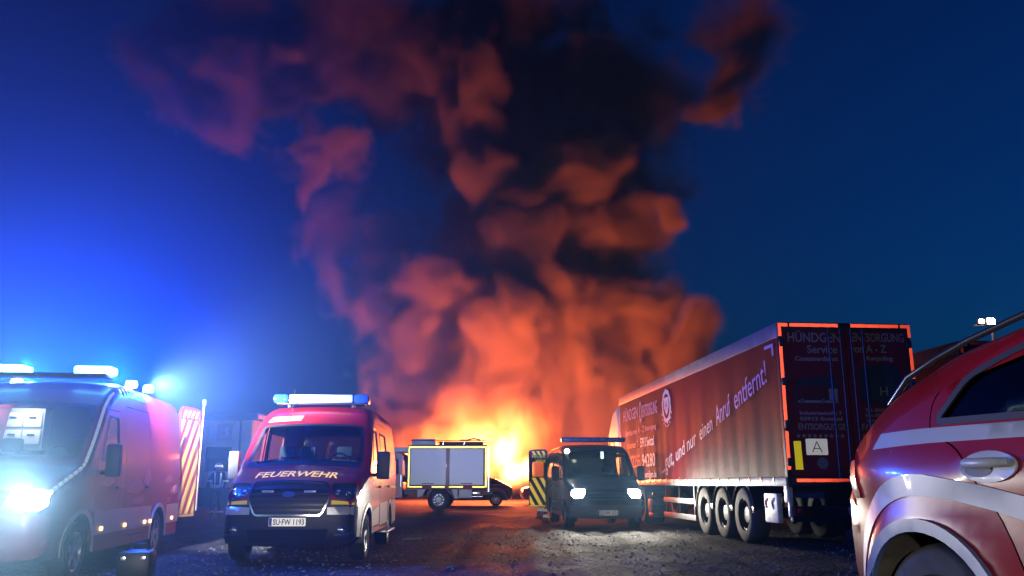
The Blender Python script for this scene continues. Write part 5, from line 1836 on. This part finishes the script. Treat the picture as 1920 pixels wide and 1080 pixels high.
def build_suv(loc, rz, label, detailed):
    root = empty('red_car', loc, rz, label, 'car')
    sh = Shell(SUV, suv_hw)
    paint = mat('car_red', (.26, .006, .011), .28, coat=.55, spec=.3, noise=(1.5, .06))
    glass = glass_mat('car_glass', (.10, .13, .15))
    seal = mat('rubber_seal', (.012, .012, .012), .6)
    f = lambda z: float(sh.s_of_z(z))
    ws = rpoly([(-.66, f(1.13)), (.66, f(1.13)), (.56, f(1.56)), (-.56, f(1.56))], .07)
    sr = lambda x: float(np.interp(x, sh.C[sh.iroof:, 0], sh.S[sh.iroof:]))
    bw = rpoly([(-.50, sr(3.80)), (.50, sr(3.80)), (.56, sr(4.10)), (-.56, sr(4.10))], .06)
    hd = [rpoly([(sg * .42, f(.80)), (sg * .74, f(.84)), (sg * .74, f(.70)), (sg * .5, f(.66))], .03) for sg in (1, -1)]
    gr = rpoly([(-.36, f(.56)), (.36, f(.56)), (.36, f(.76)), (-.36, f(.76))], .03)
    body = sh.top_part('body_shell', sh.outline_top(0, sh.L), paint, root, [ws, bw, gr] + hd, step=.07)
    g = sh.top_part('windshield', shrink(ws, .003), glass, root, off=-.004, step=.12)
    g2 = sh.top_part('rear_window', shrink(bw, .003), glass, root, off=-.004, step=.1)
    sh.top_part('grille', shrink(gr, -.01), BLKP, root, off=-.02, thick=.02, step=.15)
    for h in hd:
        sh.top_part('headlight', h, mat('lamp_reflector', (.85, .85, .87), .08, 1.0), root, off=-.01, step=.08)
    arches = [(.92, .345, .39), (3.55, .345, .39)]
    wins = [rpoly([(1.62, 1.10), (2.42, 1.11), (2.42, 1.41), (2.06, 1.42)], .05), rpoly([(2.50, 1.11), (3.47, 1.12), (3.33, 1.27), (3.10, 1.345), (2.50, 1.405)], [.04, .04, .05, .08, .05])]
    drs = [rpoly([(1.42, .40), (1.50, 1.10), (2.06, 1.455), (2.46, 1.44), (2.46, .40)], .05), rpoly([(2.475, .40), (2.475, 1.44), (3.14, 1.375), (3.50, 1.22), (3.50, 1.08), (3.33, 1.02), (3.12, .72), (3.02, .40)], [.03, .03, .1, .1, .05, .1, .2, .05])]
    white = mat('car_white_foil', (.34, .37, .44), .4, coat=.2)
    for sg in (1, -1):
        fs = sh.side(sg)
        sp = sheet('side_panel', fs, sh.outline_side(.28, arches), paint, root, [shrink(d, -.003) for d in drs], .06)
        for k, d in enumerate(drs):
            dd = sheet('side_door', fs, shrink(d, .003), paint, root, [wins[k]], .07, thick=.02)
            window_set(sh, sg, dd, [wins[k]], glass, seal)
            hx = (2.30, 3.07)[k] if not detailed else (2.28, 3.19)[k]
            hz = .955
            # recess cup with a pale pull bar
            o_ = [(hx + .115 * math.cos(t) * (1 if math.cos(t) > 0 else 1.15), hz + .052 * math.sin(t)) for t in np.linspace(0, 2 * math.pi, 25)[:-1]]
            cp = sheet('handle_cup', fs, o_, white, dd, step=.06, off=.008, thick=.008)
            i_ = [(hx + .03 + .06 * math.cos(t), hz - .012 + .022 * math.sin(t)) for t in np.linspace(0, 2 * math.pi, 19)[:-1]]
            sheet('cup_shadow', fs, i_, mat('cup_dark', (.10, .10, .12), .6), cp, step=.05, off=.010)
            P = [fs(np.array([(hx + q, hz + .012)]), o)[0] for q, o in ((-.10, .010), (-.07, .032), (.06, .032), (.095, .010))]
            tube('handle_bar', P, [.012, .017, .017, .012], white, cp, 10)
        # white belt band and the band that rises over the rear wheel
        sheet('belt_band', fs, [(1.75, 1.035), (2.6, 1.045), (3.5, 1.045), (3.86, 1.035), (3.80, 1.095), (3.55, 1.10), (2.6, 1.092), (1.75, 1.084)], white, root, step=.10, off=.005, thick=.003)
        c = (3.55, .345)
        ob, ib = arc(c, .585, 25, 112, 16), arc(c, .515, 35, 108, 14)
        low = [(ob[-1]), (2.95, .80), (2.2, .66), (1.45, .58), (1.45, .50), (2.2, .575), (2.95, .705)]
        # upper outline: from behind the wheel over it and forwards, falling gently
        up = arc(c, .590, -8, 100, 20) + [(3.22, .895), (2.75, .80), (2.1, .69), (1.45, .61)]
        dn = [(1.45, .52), (2.1, .60), (2.75, .715), (3.18, .812), (3.38, .848)] + arc(c, .512, 95, -8, 20)
        sheet('wheel_band', fs, up + dn, white, root, step=.07, off=.006, thick=.003)
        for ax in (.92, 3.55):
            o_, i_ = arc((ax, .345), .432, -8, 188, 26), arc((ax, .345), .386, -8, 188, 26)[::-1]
            sheet('arch_lip', fs, o_ + i_, mat('arch_silver', (.08, .14, .30), .35, .0, coat=.4), root, step=.06, off=.016, thick=.022)  # blue of the beacon light is put into the lip's colour
            bm = bmesh.new()
            add_lathe(bm, [(.392, 0), (.392, -.30), (.05, -.30)], 'y', (ax, 0, .345), 24, R(-10), R(190))
            for v in bm.verts:
                v.co.y = sg * (float(sh.hw(ax, .7)) - .006 + v.co.y)
            bm_obj('wheel_house', bm, mat('liner_brown', (.10, .085, .07), .8, noise=(9, .4)), root, 40)
            wheel(root, (ax, sg * (float(sh.hw(ax, .7)) - .155), .345), .345, .22, sg, 'alloy')
        # fuel flap line, side marker
        sheet('panel_seam', fs, [(3.70, .86), (3.706, .86), (3.716, 1.03), (3.71, 1.03)], BLKP, root, step=.3, off=.002)
        tl = sheet('tail_light', fs, rpoly([(4.02, .84), (4.22, .84), (4.20, 1.00), (4.05, 1.0)], .03), mat('tail_red', (.30, .01, .015), .2, coat=.5), root, step=.06, off=.008, thick=.01)
        # roof rail standing on feet
        pts = []
        for x in np.linspace(2.1, 3.85, 12):
            s_ = float(np.interp(x, sh.C[:, 0][:int(len(sh.C) * .98)], sh.S[:int(len(sh.C) * .98)])) if x < 3 else sr(x)
            w_ = float(np.interp(s_, sh.S, sh.Wd)) - .07
            p = sh.top(np.array([(sg * w_, s_)]), .035 if 2.15 < x < 3.8 else .0)[0]
            pts.append(p)
        tube('roof_rail', pts, .013, mat('rail_dark', (.06, .065, .08), .25, .6), root, 8)
        mirror(root, 1.72, sg * 1.02, 1.10, sg, paint, .16, .2)
    box('floor_pan', (2.3, 0, .34), (3.6, 1.1, .06), BLKP, root)
    for y in (.36, -.36):
        seat('seat', 2.3, y, .5, root, mat('seat_cloth', (.03, .032, .04), .9))
        seat('seat', 3.15, y, .5, root, mat('seat_cloth', (.03, .032, .04), .9))
    return root


PHI = 1.36
fwd = np.array([math.cos(PHI), -math.sin(PHI)])
ax_ = np.array([1.49, 3.20])                               # rear axle, near flank
inw = np.array([math.sin(PHI), math.cos(PHI)])             # from the near flank into the car
nose_ = ax_ + fwd * 3.55 + inw * .93
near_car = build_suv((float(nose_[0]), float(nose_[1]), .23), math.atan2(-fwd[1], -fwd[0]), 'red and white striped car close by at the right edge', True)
back_car = build_suv((-4.40, 46.6, 0), 0.0, 'red car with pale belt stripe parked before the flames', False)
box('antenna', (2.45, .1, 1.95), (.02, .02, .75), FRAME, back_car)
bpy.context.view_layer.update()
back_car2 = deep_copy(back_car)
back_car2.location = (.45, 49.5, 0)
back_car2.rotation_euler = (0, 0, 0)
back_car2['label'] = 'red car mostly hidden behind the striped open van door'

# ------------------------------------------------------------------ warehouse on the left
def build_warehouse():
    root = empty('warehouse', (-13.35, 44.0, 0), 0, 'pale clad warehouse with red number sign behind the ambulance', 'building')
    clad = mat('cladding_pale', (.78, .78, .80), .55, .1, noise=(.8, .2))
    trim = mat('trim_dark', (.04, .045, .055), .5)
    w, h = 26, 4.35
    box('wall', (-w / 2, 9.1, 2.2), (w, 17.9, 4.3), mat('wall_core', (.30, .30, .31), .7), root)
    pw = 1.06
    openings = [(-1.72, -.66, 1.95, 2.95)]
    m0 = None
    for k in range(24):
        x1 = -k * pw
        x0 = x1 - pw + .025
        fm = flat((0, .13, 0), (1, 0, 0), (0, 0, 1))
        if m0 is None:
            o = sheet('wall_panel', fm, [(x0, .95), (x1, .95), (x1, h), (x0, h)], clad, root, step=3, off=.06, thick=.06)
            m0 = o.data
        else:
            o = link(bpy.data.objects.new('wall_panel', m0), root)
            o.location = (-k * pw, 0, 0)
    for k in range(16):
        o = link(bpy.data.objects.new('wall_panel', m0), root)
        o.rotation_euler = (0, 0, R(90))
        o.location = (-.12, 1.2 + k * pw, 0)
    box('plinth', (-w / 2, 9.05, .46), (w + .1, 18.1, .95), mat('plinth_blue', (.05, .07, .12), .7), root)
    box('roof', (-w / 2, 9, 4.50), (w + .9, 19, .26), trim, root, .02)
    box('gutter', (-w / 2, -.42, 4.34), (w + .9, .14, .12), trim, root, .03)
    tube('downpipe', [(-.55, -.02, 4.3), (-.55, -.02, .1)], .05, trim, root, 10)
    fm = flat((0, .06, 0), (1, 0, 0), (0, 0, 1))
    sg_ = sheet('number_sign', fm, [(-1.78, 3.30), (-.98, 3.30), (-.98, 4.12), (-1.78, 4.12)], mat('sign_red', (.35, .02, .03), .5), root, step=1, off=.03, thick=.02)
    lettering('sign_number', '3', fm, (-1.38, 3.50), .72, mat('sign_white', (.75, .75, .75), .5), sg_, width=.40, off=.034, bold=.012)
    lettering('sign_letters', 'TOR', fm, (-1.38, 3.36), .13, mat('sign_white', (.75, .75, .75), .5), sg_, width=.36, off=.034)
    wf = sheet('window_frame', fm, [(-2.25, 1.75), (-.95, 1.75), (-.95, 2.95), (-2.25, 2.95)], trim, root, [[(-2.17, 1.83), (-1.03, 1.83), (-1.03, 2.30), (-2.17, 2.30)], [(-2.17, 2.38), (-1.03, 2.38), (-1.03, 2.87), (-2.17, 2.87)]], 1, .05, .06)
    for z0, z1 in ((1.83, 2.30), (2.38, 2.87)):
        sheet('window_pane', fm, [(-2.17, z0), (-1.03, z0), (-1.03, z1), (-2.17, z1)], mat('dark_glass', (.01, .012, .015), .05), wf, step=1, off=.02)
    for k in range(3):
        x = -4.2 - k * 4.4
        gd = sheet('roller_gate', fm, [(x - 3.0, .05), (x, .05), (x, 3.3), (x - 3.0, 3.3)], mat('gate_grey', (.30, .31, .34), .5, .3), root, step=2, off=.05, thick=.05)
        for q in range(13):
            box('gate_slat', (x - 1.5, -.005, .18 + q * .25), (2.96, .03, .21), mat('gate_grey', (.30, .31, .34), .5, .3), gd)
    return root


warehouse = build_warehouse()


# ------------------------------------------------------------------ firefighter
def build_firefighter():
    root = empty('person', (-9.95, 29.4, 0), R(18), 'firefighter in dark gear with pale reflective bands standing left of the lettered van', 'person')
    J = {'pelvis': (0, 0, .95, .15, .11), 'waist': (0, .0, 1.08, .15, .115), 'chest': (0, -.01, 1.32, .185, .13), 'neckb': (0, 0, 1.48, .10, .09), 'neck': (0, -.01, 1.54, .06, .06),
         'sl': (.17, 0, 1.44, .085, .08), 'el': (.27, .02, 1.18, .065, .065), 'wl': (.22, -.16, 1.02, .05, .05), 'hl': (.17, -.24, 1.03, .04, .03),
         'sr': (-.17, 0, 1.44, .085, .08), 'er': (-.28, .03, 1.17, .065, .065), 'wr': (-.27, -.05, .93, .05, .05), 'hr': (-.26, -.08, .85, .04, .03),
         'tl': (.10, 0, .90, .105, .11), 'kl': (.13, -.03, .50, .08, .085), 'al': (.14, .02, .12, .075, .08), 'fl': (.15, -.14, .05, .05, .05),
         'tr': (-.10, 0, .90, .105, .11), 'kr': (-.12, -.01, .50, .08, .085), 'ar': (-.13, .03, .12, .075, .08), 'fr': (-.15, -.13, .05, .05, .05)}
    E = [('pelvis', 'waist'), ('waist', 'chest'), ('chest', 'neckb'), ('neckb', 'neck'), ('chest', 'sl'), ('sl', 'el'), ('el', 'wl'), ('wl', 'hl'), ('chest', 'sr'), ('sr', 'er'), ('er', 'wr'), ('wr', 'hr'),
         ('pelvis', 'tl'), ('tl', 'kl'), ('kl', 'al'), ('al', 'fl'), ('pelvis', 'tr'), ('tr', 'kr'), ('kr', 'ar'), ('ar', 'fr')]
    names = list(J)
    cloth = mat('turnout_navy', (.012, .014, .028), .8, bump=(30, .5, .01))

    def skin(name, joints, edges, m, parent, sub=2, rootn=None):
        ks = list(joints)
        me = bpy.data.meshes.new(name)
        me.from_pydata([joints[k][:3] for k in ks], [(ks.index(a), ks.index(b)) for a, b in edges], [])
        me.materials.append(m)
        o = link(bpy.data.objects.new(name, me), parent)
        md = o.modifiers.new('skin', 'SKIN')
        md.use_smooth_shade = True
        for i, k in enumerate(ks):
            v = me.skin_vertices[0].data[i]
            v.radius = joints[k][3:5]
            v.use_root = (k == (rootn or ks[0]))
        sb = o.modifiers.new('round', 'SUBSURF')
        sb.levels = sb.render_levels = sub
        return o
    body = skin('body', J, E, cloth, root)
    # head with face
    skinm = mat('face_skin', (.45, .27, .20), .55)
    bm = bmesh.new()
    bmesh.ops.create_uvsphere(bm, u_segments=20, v_segments=14, radius=1)
    for v in bm.verts:
        x, y, z = v.co
        jaw = 1 - .22 * max(0, -z)
        v.co = (x * .076 * jaw, y * .096 * (1 - .1 * max(0, -z)), z * .118)
        if y < -.75 and abs(x) < .25 and -.35 < z < .15:
            v.co.y -= .018
    bmesh.ops.translate(bm, vec=(0, -.02, 1.645), verts=bm.verts)
    head = bm_obj('head', bm, skinm, root, 60)
    for sx in (1, -1):
        lathe('eye', [(0, -.006), (.010, -.003), (.012, .004), (0, .008)], mat('eye_dark', (.03, .03, .03), .2), head, 'y', (sx * .030, -.108, 1.655), 10)
        bm = bmesh.new()
        add_box(bm, (sx * .077, -.01, 1.64), (.016, .035, .055), None, .007)
        bm_obj('ear', bm, skinm, head, 40)
    box('mouth', (0, -.108, 1.585), (.045, .012, .010), mat('lip', (.30, .12, .10), .5), head, .003)
    # helmet: shell, brim, neck cloth, reflective ring
    hm = mat('helmet_pale', (.68, .68, .62), .35, coat=.5)
    he = lathe('helmet', [(.165, 1.66), (.135, 1.675), (.130, 1.72), (.115, 1.775), (.07, 1.815), (0, 1.828)], hm, root, 'z', (0, -.015, 0), 24)
    lathe('helmet_ring', [(.1335, 1.695), (.135, 1.715), (.132, 1.735)], retro_mat('band_silver', (.8, .8, .72), .25), he, 'z', (0, -.015, 0), 24)
    box('helmet_comb', (0, -.01, 1.82), (.03, .2, .04), hm, he, .012)
    # hands: palm and five bent fingers each
    for sx, wr, hd_ in ((1, 'wl', 'hl'), (-1, 'wr', 'hr')):
        c = Vector(J[hd_][:3])
        d = (c - Vector(J[wr][:3])).normalized()
        sd = d.cross(Vector((0, 0, 1))).normalized() if abs(d.z) < .9 else Vector((0, 1, 0))
        nn = d.cross(sd).normalized()
        ha = bpy.data.objects
        joints, edges = {'p0': (*c, .036, .022), 'p1': (*(c + d * .06), .04, .02)}, [('p0', 'p1')]
        for k, (off, ln) in enumerate(((-.03, .065), (-.01, .075), (.01, .07), (.03, .055))):
            b = c + d * .07 + sd * off
            m_ = b + d * ln * .55 + nn * .012
            t = m_ + d * ln * .35 + nn * .03
            joints.update({f'a{k}': (*b, .0095, .0095), f'b{k}': (*m_, .009, .009), f'c{k}': (*t, .008, .008)})
            edges += [('p1', f'a{k}'), (f'a{k}', f'b{k}'), (f'b{k}', f'c{k}')]
        b = c + d * .015 + sd * -.045
        t = b + d * .045 + sd * -.02
        joints.update({'t0': (*b, .012, .012), 't1': (*t, .0095, .0095)})
        edges += [('p0', 't0'), ('t0', 't1')]
        skin('glove', joints, edges, mat('glove_dark', (.05, .04, .03), .7), root, 1)
    # reflective bands
    band = retro_mat('band_silver', (.8, .8, .72), .25)
    ylw = retro_mat('band_lime', (.65, .80, .08), .25)

    def ring(name, c, rx, ry, hgt, m, tilt=None):
        n = 24
        vs = []
        for z in (-hgt / 2, hgt / 2):
            for k in range(n):
                a = 2 * math.pi * k / n
                vs.append((c[0] + rx * math.cos(a), c[1] + ry * math.sin(a), c[2] + z))
        mesh_obj(name, vs, [(k, (k + 1) % n, n + (k + 1) % n, n + k) for k in range(n)], m, body, True)
    ring('waist_band', (0, 0, 1.06), .205, .165, .055, band)
    ring('waist_band', (0, 0, 1.005), .205, .165, .03, ylw)
    for sx in (1, -1):
        P = [(sx * .085, -.150, 1.08), (sx * .090, -.165, 1.25), (sx * .095, -.140, 1.42), (sx * .095, -.05, 1.50)]
        vs = []
        for p in P:
            vs += [(p[0] - .022, p[1] - .012, p[2]), (p[0] + .022, p[1] - .012, p[2])]
        mesh_obj('brace_band', vs, [(2 * i, 2 * i + 1, 2 * i + 3, 2 * i + 2) for i in range(3)], band, body, True)
        ring('leg_band', (sx * .137, .008, .22), .105, .112, .055, band)
        ring('arm_band', (sx * .262, .012, 1.22), .082, .082, .04, band)
    bm = bmesh.new()
    add_box(bm, (0, .17, 1.28), (.24, .12, .44), None, .05)
    bm_obj('backpack_set', bm, mat('black_plastic', (.02, .02, .022), .5), root, 40) if False else bm.free()
    return root


firefighter = build_firefighter()


# ------------------------------------------------------------------ small things on the yard
def build_cone(loc, label):
    root = empty('traffic_cone', loc, 0, label, 'traffic cone', 'traffic cones by the grey van')
    org = mat('cone_orange', (.62, .10, .02), .5)
    wht = retro_mat('cone_white', (.85, .85, .82), .10)
    box('cone_foot', (0, 0, .02), (.38, .38, .04), mat('cone_foot_red', (.25, .05, .03), .7), root, .012)
    r = lambda z: .14 - .115 * z / .72
    lathe('cone_body', [(r(.04 - .04), .04), (r(.72), .74), (0, .75)], org, root, 'z', seg=24)
    for z0, z1 in ((.22, .36), (.50, .62)):
        lathe('cone_band', [(r(z0 - .04) + .004, z0), (r(z1 - .04) + .004, z1)], wht, root, 'z', seg=24)
    return root


cone = build_cone((.97, 29.9, 0), 'orange and white traffic cone below the open striped door')
c2 = deep_copy(cone)
c2.location = (1.02, 26.6, 0)
c2.scale = (.75, .75, .62)
c2['label'] = 'smaller traffic cone tucked behind the flank of the grey van'


def build_mast():
    p = at(1848, 608, 40)
    root = empty('floodlight_mast', (float(p[0]) + .3, 40, 0), 0, 'tall mast with two glaring white floodlights behind the trailers', 'floodlight')
    st = mat('mast_steel', (.25, .25, .26), .5, .7)
    tube('mast_pole', [(0, 0, 0), (0, 0, p[2] + .1)], [.12, .07], st, root, 12)
    box('cross_arm', (-.2, 0, p[2] - .05), (1.3, .08, .08), st, root, .01)
    box('mast_foot', (0, 0, .1), (.7, .7, .2), mat('concrete', (.25, .25, .24), .8), root, .02)
    for x, s in ((-.55, .7), (-.10, 1.1)):
        h = box('lamp_head', (x, -.05, p[2] + .12), (.36 * s, .16, .30 * s), st, root, .02)
        box('lamp_glass', (x, -.14, p[2] + .12), (.30 * s, .02, .24 * s), glow('flood_glow', (1, .97, .9), 160), h)
    lamp('flood_beam', 'SPOT', (-.2, -.35, p[2] + .1), 2600, (1, .97, .9), root, .15, (-.35, -1, -.32), 110, .8)


build_mast()


def build_bag():
    p = at(248, 1075, 10.6)
    root = empty('equipment_case', (float(p[0]), 10.7, 0), R(12), 'black rounded equipment case on the ground beside the ambulance', 'case')
    bm = bmesh.new()
    add_box(bm, (0, 0, .18), (.38, .46, .34), None, .07)
    bm_obj('case_body', bm, mat('case_black', (.015, .015, .018), .45), root, 45)
    tube('case_handle', [(-.12, 0, .34), (-.10, 0, .42), (.10, 0, .42), (.12, 0, .34)], .015, BLKP, root, 8)
    for x in (-.11, .11):
        box('case_latch', (x, -.235, .27), (.06, .02, .05), STEEL, root, .006)
    for x in (-.15, .15):
        lathe('case_wheel', [(0, -.02), (.05, -.02), (.05, .02), (0, .02)], BLKP, root, 'x', (x, .2, .05), 14)


build_bag()
